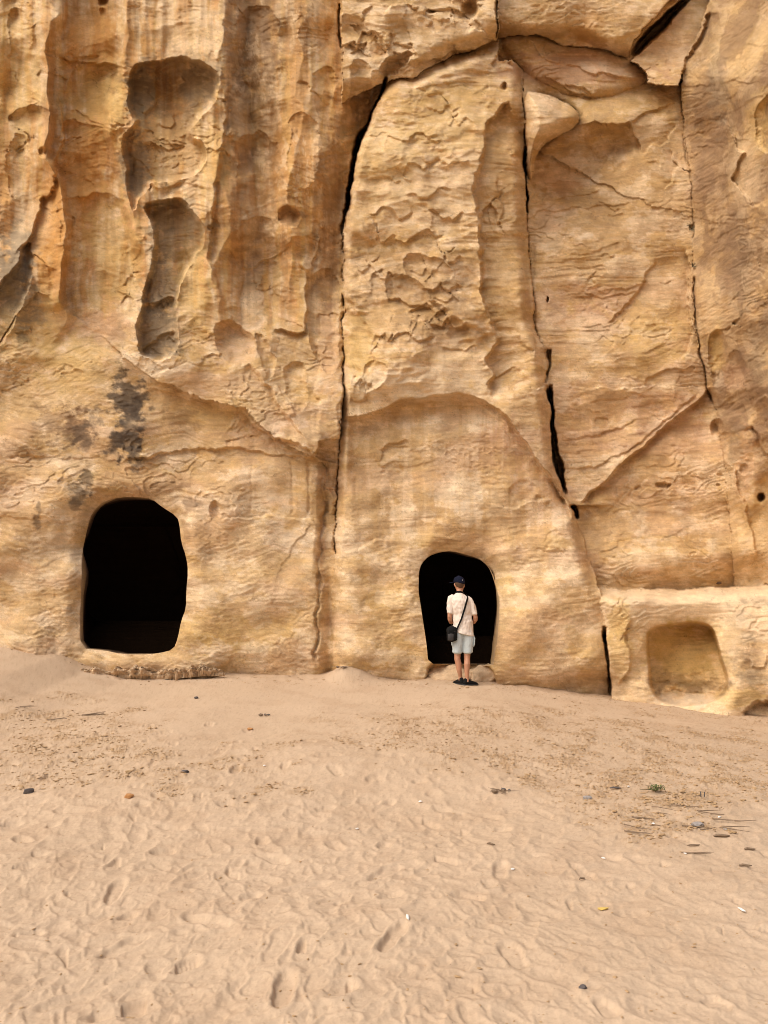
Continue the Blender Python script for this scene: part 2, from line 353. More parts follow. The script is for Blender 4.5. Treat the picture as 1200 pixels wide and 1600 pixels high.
edge([(108, 170), (140, 185), (170, 200), (200, 205)], 0.05, 25, 2.5, 0.02)
edge([(345, 10), (352, 80), (358, 150), (345, 220), (336, 290), (328, 350), (326, 400), (338, 450), (350, 480)][::-1], 0.14, 26, 6, 0.04)
edge([(375, 415), (385, 420), (410, 408), (430, 400), (445, 385)], 0.05, 18, 2, 0.02)
edge([(462, 412), (480, 424), (490, 420), (500, 395), (505, 370)][::-1], -0.12, 14, 2.5, 0.0)
edge([(425, 512), (440, 515), (462, 523), (473, 518), (478, 495), (477, 460), (480, 420)], 0.16, 24, 2.5, 0.03)
edge([(410, 470), (445, 500), (478, 510)], 0.03, 12, 2)
edge([(392, 560), (410, 590), (430, 625), (455, 655), (480, 690)], 0.10, 30, 5, 0.03)
edge([(430, 600), (450, 625), (462, 650)], -0.06, 14, 3)
edge([(508, 490), (498, 540), (502, 580), (495, 610), (505, 640)], 0.06, 10, 2.5, 0.01)
edge([(215, 288), (255, 290), (290, 283), (330, 290)], 0.04, 20, 3, 0.01)
for pp, dp, sf in [([(100, 108), (150, 100), (195, 106), (200, 180), (186, 205), (150, 195), (110, 180)], .13, 20), ([(88, 208), (110, 188), (160, 202), (192, 215), (196, 285), (150, 300), (92, 300)], .13, 20), ([(84, 318), (120, 305), (190, 300), (208, 360), (200, 405), (150, 400), (100, 402)], .10, 20),
                   ([(368, 222), (400, 205), (432, 208), (440, 300), (425, 330), (372, 328)], .13, 20), ([(368, 350), (400, 338), (428, 345), (440, 400), (420, 425), (388, 422)], .13, 18), ([(368, 20), (400, 5), (438, 22), (434, 140), (410, 165), (374, 158)], .13, 22),
                   ([(442, 380), (470, 366), (502, 372), (506, 415), (480, 425), (448, 420)], .10, 14), ([(450, 180), (480, 170), (498, 200), (500, 280), (470, 300), (452, 260)], .10, 18), ([(10, 20), (40, 10), (55, 60), (48, 120), (18, 130)], .12, 16), ([(10, 215), (40, 212), (52, 260), (40, 300), (12, 310)], .12, 16)]:
    pocket(pp, dp, sf, 1.4, .03, .8)
for k in range(46):          # small random breaks on the fluted rock
    cx = rng.uniform(20, 520); cy = rng.uniform(0, 620); L_ = rng.uniform(12, 45); an = rng.normal(0.1, 0.6)
    pts = [(cx + L_ * t * math.cos(an) + rng.normal(0, 3), cy + L_ * t * math.sin(an) + 6 * math.sin(4 * t) + rng.normal(0, 2)) for t in np.linspace(-.5, .5, 5)]
    edge(pts, rng.uniform(.02, .06), rng.uniform(6, 18), 2, .01, jit=1.3)
# --- central pillar
S1 = [(800, 156), (777, 170), (762, 190), (753, 217), (752, 255), (740, 280), (738, 295), (744, 320), (747, 345), (748, 400), (750, 450), (757, 480), (769, 510), (774, 535), (757, 560), (768, 585), (760, 600), (768, 625)]
edge(S1[::-1], 0.30, 120, 5, 0.06, 10, ends=0.04)
edge([(765, 312), (782, 345), (778, 300), (772, 270)], 0.06, 10, 2.5, 0.02)
edge([(752, 400), (748, 345), (757, 325), (766, 316), (775, 330)], 0.10, 16, 2.5, 0.03)
edge([(765, 590), (775, 588), (797, 578), (810, 570)], 0.05, 10, 2, 0.02)
edge([(815, 520), (818, 540), (835, 548), (836, 560), (820, 566), (800, 560)], 0.04, 12, 2.5)
ARCH = [(536, 652), (560, 650), (600, 638), (630, 625), (680, 617), (715, 613), (750, 622), (780, 638), (802, 664), (830, 702), (858, 742), (884, 784), (897, 812)]
edge(ARCH, 0.20, 95, 4, 0.12, 26, ends=0.03, jit=0.5)
edge([(740, 628), (775, 650), (800, 680), (812, 705)], 0.04, 12, 2.5, 0.02)
edge([(690, 760), (740, 775), (770, 786), (800, 790), (840, 782), (872, 775)], -0.05, 26, 3)
pocket([(795, 755), (830, 745), (846, 758), (840, 780), (810, 786), (794, 776)], 0.05, 8, 1)
edge([(593, 700), (620, 692), (640, 684)], 0.05, 9, 2, 0.01)
edge([(590, 720), (600, 700), (640, 695)], 0.04, 14, 2)
pocket([(594, 725), (620, 718), (634, 735), (620, 748), (596, 744)], 0.05, 6, 1)
for cx, cy, L_, am in [(600, 430, 40, .07), (640, 470, 80, .08), (690, 448, 70, .09), (670, 485, 70, .10), (700, 505, 60, .12), (655, 500, 30, .06), (600, 525, 40, .07), (705, 400, 30, .07), (650, 215, 90, .06), (700, 250, 80, .06),
                       (640, 262, 60, .05), (600, 280, 60, .05), (670, 300, 80, .06), (610, 330, 70, .07), (700, 332, 60, .07), (580, 205, 50, .04), (650, 370, 90, .09), (600, 368, 40, .08), (580, 420, 40, .06), (660, 142, 50, .04), (720, 190, 50, .05), (690, 165, 60, .04),
                       (560, 620, 30, .04), (585, 600, 30, .06), (640, 525, 80, .08), (720, 540, 60, .05), (700, 465, 40, .06), (660, 420, 30, .05), (560, 590, 24, .05)]:
    an = rng.normal(0, .12)
    pts = [(cx + L_ * t * math.cos(an), cy + L_ * t * math.sin(an) - 7 * math.sin(math.pi * (t + .5)) * rng.choice([1, -1]) + rng.normal(0, 1.5)) for t in np.linspace(-.5, .5, 7)]
    edge(pts, am * .75, rng.uniform(12, 24), 2.5, am * .3, 7, jit=.9)
pocket([(600, 455), (605, 430), (625, 425), (645, 432), (660, 445), (672, 470), (700, 480), (705, 515), (690, 524), (665, 518), (640, 490), (610, 475)], 0.12, 14, .9, 0.03, 0.6)
pocket([(632, 412), (640, 395), (660, 400), (690, 400), (710, 430), (700, 440), (660, 438), (640, 430)], 0.12, 12, .9, 0.03, 0.6)
pocket([(697, 515), (700, 500), (715, 496), (733, 510), (735, 525), (715, 530), (700, 526)], 0.08, 7, 1, 0.01, 0.5)
pocket([(538, 465), (550, 470), (570, 495), (580, 520), (580, 550), (592, 562), (585, 575), (560, 590), (545, 610), (538, 600)], 0.09, 6, 1, 0.0, 0.2)
pocket([(560, 595), (575, 566), (598, 564), (608, 580), (602, 600), (585, 610), (565, 612)], 0.09, 9, 1, 0.03, 0.4)
pocket([(540, 378), (555, 362), (575, 372), (595, 380), (580, 392), (550, 400)], 0.06, 8, 1.2)
pocket([(560, 345), (590, 350), (600, 372), (575, 375)], 0.05, 8, 1.2)
bump_(757, 100, 26, 16, -0.12, -0.4); bump_(700, 150, 60, 20, -0.08, -0.2); bump_(660, 245, 60, 12, -0.06); bump_(640, 300, 80, 12, -0.06); bump_(600, 350, 60, 14, -.05)
crack([(795, 98), (806, 112), (812, 130)], 6, 0.15, soft=5); crack([(783, 70), (790, 90), (796, 100)], 5, 0.1, soft=4)
# lower pillar swells round the doorway
bump_(700, 985, 230, 120, -0.18)
bump_(850, 1010, 90, 110, -0.16)
bump_(615, 990, 80, 100, -0.10)
edge([(535, 862), (570, 848), (620, 838), (655, 846)], -0.05, 40, 6)
D += np.where(mB & (V0 > 1030), 0.28 * ss(1030, 1100, V0), 0)
D += np.where(mA & (V0 > 1030), 0.15 * ss(1030, 1080, V0), 0)
edge([(848, 850), (856, 832), (868, 826), (880, 835), (872, 845), (858, 860), (842, 872)], 0.02, 10, 2)
# --- F1 upper rocks
edge([(532, 62), (556, 74), (562, 50), (580, 45), (600, 60), (604, 95)], 0.10, 18, 3, 0.03)
edge([(596, 30), (612, 8), (640, 5), (690, 20), (730, 34), (760, 56), (779, 66)], -0.10, 40, 3, 0.0)
pocket([(596, 118), (600, 95), (612, 85), (640, 80), (652, 92), (630, 100), (612, 118)], 0.35, 12, 1, 0.03, 0.0)
edge([(610, 95), (650, 98), (700, 85), (742, 72)], 0.10, 12, 3, 0.05)
crack([(529, 5), (531, 40), (533, 75)], 2.5, 0.25)
crack([(777, -20), (776, 30), (778, 66)], 2.5, 0.35)
pocket([(533, 20), (560, 22), (575, 40), (566, 60), (540, 66)], 0.08, 10, 1, .02)
for k in range(26):
    cx = rng.uniform(540, 770); cy = rng.uniform(-10, 100); L_ = rng.uniform(14, 40); an = rng.normal(-.3, .7)
    pts = [(cx + L_ * t * math.cos(an) + rng.normal(0, 2), cy + L_ * t * math.sin(an) + 5 * math.sin(4 * t)) for t in np.linspace(-.5, .5, 5)]
    edge(pts, rng.uniform(.04, .10), rng.uniform(6, 15), 2.5, .03, jit=1.4)
pocket([(545, 100), (560, 92), (575, 100), (585, 125), (575, 160), (555, 200), (548, 160)], 0.12, 12, 1.2, .02)
# --- the right face
HORN = [(818, 145), (832, 143), (862, 150), (884, 160), (904, 176), (905, 190), (896, 202), (872, 211), (850, 224), (838, 244), (831, 285), (824, 270), (820, 220)]
pocket([(834, 262), (850, 226), (880, 208), (905, 196), (940, 196), (985, 196), (996, 240), (960, 290), (900, 320), (850, 318), (832, 300)], .34, 36, .7, 0, .9)
Ph = smooth_poly(HORN, 2); w = win(Ph, 20); dh, _, _ = seg_dist(Ph, U0[w] + .3 * jx[w], V0[w] + .3 * jy[w], True); ih = inside(Ph, U0[w] + .3 * jx[w], V0[w] + .3 * jy[w])
D[w] += np.where(~ih, .30 * np.exp(-dh / 9) * ss(815, 850, U0[w]), 0).astype(f32)
D[w] += np.where(ih, -1.35 * np.sqrt(np.clip(1 - (1 - np.clip(dh / 26, 0, 1)) ** 2, 0, 1)) * (.25 + .75 * ss(290, 215, V0[w])) * ss(815, 840, U0[w] + 12), 0).astype(f32)
edge([(905, 196), (935, 194), (962, 193), (984, 190), (990, 205), (1000, 222), (1004, 240)], 0.12, 60, 3, 0.05)
edge([(818, 56), (860, 92), (910, 108), (960, 118), (1010, 122)], 0.05, 14, 3, 0.02)
edge([(845, 115), (868, 128), (885, 138), (930, 152)], 0.08, 8, 2, 0.03)
edge([(880, 132), (900, 135), (915, 138), (930, 150)], 0.06, 8, 2, 0.03)
edge([(920, 222), (933, 250), (955, 238), (960, 228), (930, 219)], -0.04, 8, 2)
edge([(1000, 243), (1020, 228), (1030, 235), (1048, 215), (1056, 190)][::-1], 0.05, 14, 2.5, 0.02)
edge([(1049, 232), (1052, 250), (1063, 258), (1052, 270), (1050, 285), (1040, 298)], 0.08, 12, 2, 0.03)
edge([(980, 190), (1010, 175), (1040, 165), (1058, 160)], 0.05, 14, 3, 0.02)
edge([(866, 310), (900, 306), (930, 300), (945, 296)], 0.035, 8, 2, 0.02)
edge([(835, 325), (880, 325), (930, 322), (990, 314)], 0.03, 14, 2, 0.01)
edge([(945, 505), (962, 495), (985, 470), (1000, 448), (1012, 425), (1028, 400)], 0.06, 9, 2, 0.03)
edge([(1075, 385), (1077, 430), (1075, 480), (1085, 515), (1078, 545), (1065, 560)], 0.14, 18, 2.5, 0.03)
edge([(1004, 605), (1018, 590), (1040, 578), (1070, 575)], 0.035, 18, 2, 0.015)
edge([(890, 462), (940, 463), (980, 458), (1000, 452)], 0.03, 14, 2, 0.01)
edge([(915, 632), (960, 622), (1000, 612), (1040, 600)], 0.02, 16, 3)
crack([(857, 545), (858, 570), (853, 600)], 4, 0.35)
crack([(833, 380), (831, 450), (835, 500), (843, 560)], 6, 0.1, soft=5)
GRV = [(1112, 604), (1070, 640), (1040, 664), (1002, 700), (970, 722), (950, 748), (925, 765), (905, 785)]
edge(GRV[::-1], 0.20, 26, 3, 0.08, 9, ends=0.05, jit=0.7)
edge([(888, 740), (920, 728), (955, 715), (1000, 690), (1050, 648), (1095, 605)], 0.04, 9, 2.5, 0.02)
edge([(875, 688), (930, 680), (970, 668), (1000, 655)], 0.03, 12, 3)
D += np.where(mC & (V0 > 620), 0.10 * ss(0, 120, (V0 - 620) - 0.0) * ss(880, 1000, U0), 0)
bump_(960, 860, 120, 50, -0.10)
bump_(1000, 390, 90, 160, -0.06)
for k in range(34):
    cx = rng.uniform(850, 1070); cy = rng.uniform(200, 900); L_ = rng.uniform(14, 60); an = rng.normal(-.08, .3)
    pts = [(cx + L_ * t * math.cos(an), cy + L_ * t * math.sin(an) + rng.normal(0, 1.5)) for t in np.linspace(-.5, .5, 5)]
    edge(pts, rng.uniform(.01, .035), rng.uniform(5, 16), 2, .008, jit=1.3)
# gap between boulder and slope
pocket([(984, 88), (992, 66), (1012, 44), (1035, 24), (1058, 4), (1110, -60), (1200, -240), (1230, -240), (1130, -60), (1078, 0), (1062, 20), (1040, 44), (1012, 70), (994, 90)], 1.9, 6, 0.4, 0, 0, sm=1)
edge([(1062, 122), (1075, 90), (1090, 60), (1110, 10)], 0.14, 22, 4, 0.04)
# --- buttress at the right
for k in range(90):          # oblique tool-like furrows
    cx = rng.uniform(1085, 1230); cy = rng.uniform(60, 660); L_ = rng.uniform(14, 60); an = rng.normal(-.55, .3)
    if cx < CR3X(cy) + 8: continue
    pts = [(cx + L_ * t * math.cos(an), cy + L_ * t * math.sin(an) + rng.normal(0, 1)) for t in np.linspace(-.5, .5, 4)]
    edge(pts, rng.uniform(.008, .028), rng.uniform(4, 10), 2.5, .008, jit=1.6)
pocket([(1104, 540), (1110, 520), (1122, 515), (1135, 522), (1142, 560), (1132, 600), (1120, 610), (1108, 580)], 0.20, 12, .6, .03, .5)
pocket([(1135, 560), (1150, 545), (1166, 560), (1166, 595), (1150, 612), (1132, 612)], 0.07, 10, .8, .02, .5)
pocket([(1180, 175), (1192, 152), (1215, 145), (1230, 200), (1205, 245), (1182, 232)], 0.2, 14, .8, .04, .4)
edge([(1108, 522), (1138, 515), (1145, 508), (1143, 520)], 0.08, 8, 2, .03)
edge([(1125, 182), (1135, 190), (1145, 205), (1155, 232), (1165, 240), (1152, 262), (1150, 280), (1165, 300), (1178, 322), (1200, 310)], -0.14, 40, 3, 0.0)
edge([(1128, 700), (1146, 730), (1165, 780), (1178, 830), (1182, 880)], -0.10, 30, 4)
bump_(1172, 690, 26, 34, -0.35, .3); bump_(1185, 740, 16, 60, -0.2, .3)
edge([(1130, 655), (1160, 645), (1200, 610)], -0.1, 20, 3)
edge([(1178, 660), (1188, 690), (1200, 715)], 0.25, 14, 3, .05)
edge([(1118, 640), (1116, 660), (1124, 684)][::-1], -0.1, 14, 3)
crack([(1065, 135), (1068, 200), (1080, 300), (1084, 380)], 1.6, 0.08)
crack([(1084, 430), (1086, 500), (1096, 560), (1104, 600), (1112, 630)], 2.6, 0.18)
# --- low block with the niche
crack([(944, 985), (949, 1030), (953, 1070), (955, 1110)], 3.2, 0.7, jit=.4)
crack([(944, 980), (946, 995), (944, 1005)], 3, 0.3)
edge([(952, 935), (972, 945), (984, 970), (978, 990), (988, 1015), (985, 1045), (965, 1080)], -0.10, 26, 3)
edge([(968, 1000), (976, 985), (985, 1000)], 0.05, 8, 2)
NICHE = [(1009, 1000), (1012, 985), (1028, 977), (1067, 972), (1097, 972), (1114, 980), (1121, 1000), (1128, 1030), (1137, 1055), (1138, 1075), (1128, 1090), (1104, 1100), (1070, 1104), (1036, 1100), (1018, 1084), (1013, 1050)]
Pn = smooth_poly(NICHE, 2); wN = win(Pn, 60); dn, _, _ = seg_dist(Pn, U0[wN] + .15 * jx[wN], V0[wN] + .15 * jy[wN], True); inn = inside(Pn, U0[wN] + .15 * jx[wN], V0[wN] + .15 * jy[wN])
sdn = np.where(inn, dn, -dn)
D[wN] += (0.80 * ss(-1, 4, sdn) * (1 - 0.55 * ss(1078, 1106, V0[wN])) + 0.10 * np.exp(-np.clip(-sdn, 0, 99) / 12) * (sdn < 0) + 0.10 * (sdn >= 0)).astype(f32)
nich_mask = np.zeros(U.shape, bool); nich_mask[wN] = inn
edge([(1030, 1070), (1070, 1066), (1110, 1072), (1132, 1068)], -0.07, 22, 4, jit=1.5)
edge([(1040, 1082), (1080, 1078), (1120, 1084)], 0.05, 8, 3, jit=1.5)
edge([(1160, 1115), (1175, 1100), (1200, 1090)], 0.25, 30, 5, .04)
edge([(1170, 1030), (1178, 1040), (1195, 1042), (1200, 1020)], 0.05, 8, 2, .03)
D += (nich_mask * (.03 * fbm(U0 / 16, V0 / 9, 4, 731, .6) * ss(1020, 1070, V0) + .012 * fbm(U0 / 30, V0 / 14, 3, 735))).astype(f32)
D += np.where(mE & (V0 > 1085), -0.12 * ss(1085, 1112, V0) * ss(1000, 960, U0), 0)
# --- the deep joints
crack(CR1[:7], 4.0, 1.3, ends=.02, jit=.4)
crack(CR1[5:10], 1.7, 0.45, ends=.02, jit=.9)
crack(CR1[7:10], 6, 0.12, ends=.1, soft=5, jit=1.5)
crack(CR1[9:], 1.5, 0.28, ends=.02, jit=1.0)
crack(CR1[9:], 7, 0.08, ends=.02, soft=5, jit=1.5)
crack(CR1[2:8], 7, 0.9, ends=.2)

crack(CR2[:7], 1.0, 0.12, ends=.03)
crack(CR2[:7], 4, 0.06, soft=4)
crack([(821, 228), (822, 280), (823, 335)], 3.4, 0.8)
crack([(858, 600), (861, 640), (867, 700), (876, 745), (883, 775)], 7.5, 1.5, ends=.1)
crack([(893, 788), (899, 800), (903, 812)], 5, 0.8, ends=.2)
crack([(945, 700)] + [(866, 640)], 0.01, 0)

# --- meso relief: bedding laminae, flakes, scoops
wv = V0 + 0.06 * U0 + 16 * fbm(U0 / 190, V0 / 110, 3, 51) + np.where(R == D_, 0.55 * (U0 - 1080), 0) + np.where(mE, -0.0, 0)
wA = V0 - 0.35 * np.abs(((U0 - 395 + 0.05 * V0) % 150) - 75) + 14 * fbm(U0 / 120, V0 / 90, 3, 52)
wv = np.where(mA, wA, wv)
lam = perlin(wv / 3.4, U0 / 90, 61) * 0.6 + perlin(wv / 7.5, U0 / 150, 62) + 0.9 * perlin(wv / 17, U0 / 200, 63)
lamS = np.tanh(lam * 3.0)
pm = lambda x: blur_mask(x, 4)
dress = blur_mask(((V0 > 800) & (mA | mB)) | ((V0 > 620) & (V0 < 850) & mB), 14)   # smoother, hand-dressed wall
rough = 1 - 0.6 * dress
lamw = 0.35 + 0.9 * ss(-.2, .5, fbm(U0 / 120, V0 / 80, 3, 71))
lamw = lamw * np.where(mD, 0.7, 1.0) * np.where(mC, 1.0, 1.0)
D += (-0.0080 * lamS * lamw * (0.5 + 0.5 * rough)).astype(f32)
q = 3.0 * fbm(U0 / 92 + 3, V0 / 46 + 0.004 * U0, 4, 81, .42)
fq = q - np.floor(q); stp = np.floor(q) + ss(0.0, 0.10, fq)
flw = ss(.0, .5, fbm(U0 / 140, V0 / 140, 2, 85)) * 0.9 + 0.12
flw = flw * (1 - .95 * np.exp(-((U0 - 1035) / 70) ** 2 - ((V0 - 262) / 70) ** 2))
D += (-0.034 * (stp - q) * flw * rough * (1 - .6 * blur_mask(mB, 6))).astype(f32)
q2 = 3.2 * fbm(U0 / 90 + 30, wv / 15, 3, 181, .42); fq2 = q2 - np.floor(q2)
D += (-0.003 * (np.floor(q2) + ss(0, .14, fq2) - q2) * (0.4 + flw) * rough).astype(f32)
wx = U0 / 72 + .8 * fbm(U0 / 80, V0 / 60, 3, 91); wy = V0 / 30 + 0.7 * fbm(U0 / 80, V0 / 60, 3, 95)
w1, w2 = worley(wx, wy, 5)
tm = blur_mask(mB & (V0 < 620), 12) * ss(700, 560, V0) + 1.0 * blur_mask(mF1, 8) + 0.5 * blur_mask(mA & (V0 < 560), 12) + 0.25 * blur_mask(mC | mF3, 8) + .4 * blur_mask(mF2, 6)
D += (tm * 0.055 * (ss(.0, .7, w2 - w1) - 0.6) * ss(-.3, .35, fbm(U0 / 90, V0 / 90, 2, 99))).astype(f32)
hl = fbm(U0 / 110, wv / 17, 4, 701, .5); D += (.007 * ss(.025, .0, np.abs(hl)) * ss(0, .4, fbm(U0 / 70, V0 / 40, 2, 705)) * rough).astype(f32)
D += (.030 * tm * fbm(U0 / 80, wv / 26, 3, 711, .45)).astype(f32)
w1b, w2b = worley(U0 / 19 + .8 * fbm(U0 / 25, V0 / 25, 2, 191), V0 / 13 + .8 * fbm(U0 / 25, V0 / 25, 2, 195), 15)
D += (tm * 0.006 * (ss(0, .5, w2b - w1b) - .6) * ss(-.1, .4, fbm(U0 / 70, V0 / 70, 2, 199))).astype(f32)
# knobbly honeycomb band inside the arch
hb = blur_mask((mB) & (np.abs(V0 - (712 + 0.05 * (U0 - 700))) < 16) & (U0 > 630) & (U0 < 790), 8)
wh1, wh2 = worley(U0 / 11, V0 / 8, 25); D += (hb * ss(-.2, .3, fbm(U0 / 30, V0 / 20, 3, 27)) * 0.030 * (ss(0, .5, wh2 - wh1) - .5)).astype(f32)
# fine
D += ((0.0035 + 0.009 * ss(.0, .5, fbm(U0 / 60, V0 / 60, 2, 301))) * fbm(U0 / 13, V0 / 5, 3, 303, .6)).astype(f32)
tool = perlin((U0 * 0.5 + V0 * 0.85) / 3.2, (U0 * 0.85 - V0 * 0.5) / 16, 311)
tmask = 0.0 + blur_mask((mA & (V0 > 480) & (V0 < 660) & (da > 0)), 14) * ss(330, 60, U0) + 1.5 * blur_mask(mD, 8) * ss(-.2, .4, fbm(U0 / 70, V0 / 90, 2, 313)) + .3 * dress
D += (0.009 * tool * tmask).astype(f32)
D += (0.010 * dress * fbm(U0 / 30, V0 / 22, 4, 321, .6)).astype(f32)

pocket([(664, 1036), (720, 1034), (776, 1038), (777, 1100), (664, 1100)], 0.26, 5, .5)
# --- the two doorways (openings cut in the surface)
DOOR1 = [(126, 1013), (125, 967), (127, 917), (128, 883), (129, 860), (134, 837), (140, 810), (150, 793), (163, 783), (187, 777), (213, 776), (237, 779), (253, 792), (277, 807), (281, 823), (283, 847), (291, 870), (294, 893), (291, 923), (291, 950), (283, 970), (278, 997), (271, 1015), (247, 1021), (213, 1024), (180, 1020), (160, 1016)]
DOOR2 = [(654, 897), (658, 880), (670, 868), (687, 862), (707, 861), (722, 865), (747, 872), (760, 882), (767, 893), (775, 917), (781, 937), (780, 967), (777, 1000), (772, 1030), (771, 1041), (740, 1039), (700, 1038), (669, 1037), (667, 1010), (662, 977), (658, 950), (654, 925)]
UX, VX = U0.astype(np.float64).copy(), V0.astype(np.float64).copy()
hole = np.zeros(U.shape, bool)
door_rings = []
for DP, rr in ((DOOR1, 26), (DOOR2, 26)):
    P = smooth_poly(DP, 1)
    n = len(P)
    w = win(P, 60)
    d, s, t = seg_dist(P, U0[w], V0[w], True); ins = inside(P, U0[w], V0[w]); sd_ = np.where(ins, d, -d)
    o = np.clip(-sd_, 0, 99)
    cx_ = P[:, 0].mean(); cy_ = P[:, 1].mean(); tw = ss(20, -60, V0[w] - cy_)
    sidew = ss(-50, 50, (U0[w] - cx_) * (1 if DP is DOOR2 else -.4))
    lipw = .20 + .8 * tw * (.45 + .55 * sidew) + .35 * sidew * (1 - tw)
    wd = 1 + 0.25 * fbm(U0[w] / 30, V0[w] / 30, 2, 401)
    D[w] += (0.24 * lipw * (1 - np.clip(o / (rr * wd), 0, 1)) ** 1.8).astype(f32)
    # snap the rim vertices to the outline
    near = (d < 1.05)
    Pc = np.vstack([P, P[:1]]); bx = U0[w].astype(float).copy(); by = V0[w].astype(float).copy(); bd = np.full(bx.shape, 1e9)
    for i in range(n):
        ax, ay = Pc[i]; dx, dy = Pc[i + 1] - Pc[i]; tt = np.clip(((U0[w] - ax) * dx + (V0[w] - ay) * dy) / (dx * dx + dy * dy + 1e-9), 0, 1)
        px_, py_ = ax + tt * dx, ay + tt * dy; dd = np.hypot(U0[w] - px_, V0[w] - py_); m = dd < bd
        bx = np.where(m, px_, bx); by = np.where(m, py_, by); bd = np.where(m, dd, bd)
    UXw, VXw = UX[w], VX[w]; UXw[near] = bx[near]; VXw[near] = by[near]; UX[w], VX[w] = UXw, VXw
    hw_ = hole[w]; hw_ |= ins & ~near; hole[w] = hw_
    door_rings.append(P)
def depth_at(u, v):
    i = np.clip(np.searchsorted(vs, v), 1, len(vs) - 1); j = np.clip(np.searchsorted(us, u), 1, len(us) - 1)
    return D[i, j]

# ------------------------------------------------------------------ mineral colours of the rock
T = np.array([.575, .380, .188]); PALE = np.array([.72, .53, .32]); ORA = np.array([.54, .275, .085]); BRN = np.array([.31, .185, .095]); PNK = np.array([.56, .345, .205])
GRY = np.array([.31, .235, .15]); DRK = np.array([.12, .088, .062]); YEL = np.array([.61, .405, .15]); WHT = np.array([.76, .60, .41]); TAN2 = np.array([.52, .335, .150])
Cc = np.zeros(U.shape + (3,), f32) + T.astype(f32)
def mixc(mask, col, k=1.0):
    global Cc
    m = np.clip(mask * k, 0, 1)[..., None].astype(f32); Cc = Cc + (col.astype(f32) - Cc) * m
frag = fbm(U0 / 22, V0 / 15, 5, 501, .62)            # ragged edge detail
big = fbm(U0 / 150, V0 / 110, 3, 511)
def blob(cx, cy, rx, ry, col, k=.8, ang=0.0, rag=.55, hard=.35):
    w = win([(cx - rx * 1.6, cy - ry * 1.6), (cx + rx * 1.6, cy + ry * 1.6)], 10); c, s = math.cos(ang), math.sin(ang)
    x = (U[w] - cx) * c + (V[w] - cy) * s; y = -(U[w] - cx) * s + (V[w] - cy) * c
    r = np.sqrt((x / rx) ** 2 + (y / ry) ** 2) + rag * frag[w]
    m = (ss(1 + hard, 1 - hard, r) * k)[..., None].astype(f32)
    Cc[w] += (col.astype(f32) - Cc[w]) * m
mixc(ss(-.2, .6, big), PALE, .6); mixc(ss(.05, .6, -big), TAN2, .6)
st = fbm(wv / 26, U0 / 420, 4, 521, .6)
mixc(ss(.0, .5, st), PALE, .55); mixc(ss(.05, .5, -st), YEL, .4)
st2 = fbm(wv / 9, U0 / 260, 3, 525, .6); mixc(ss(.1, .5, st2), PNK, .3); mixc(ss(.15, .55, -st2), TAN2, .4)
pat = fbm(U0 / 46 + 8, V0 / 32, 6, 531, .6); mixc(ss(.14, .2, pat), PALE, .42); mixc(ss(.2, .27, -pat), TAN2, .5); pat2 = fbm(U0 / 20 + 80, V0 / 11, 6, 535, .62); mixc(ss(.2, .26, pat2), WHT, .28); mixc(ss(.24, .3, -pat2), TAN2, .34)
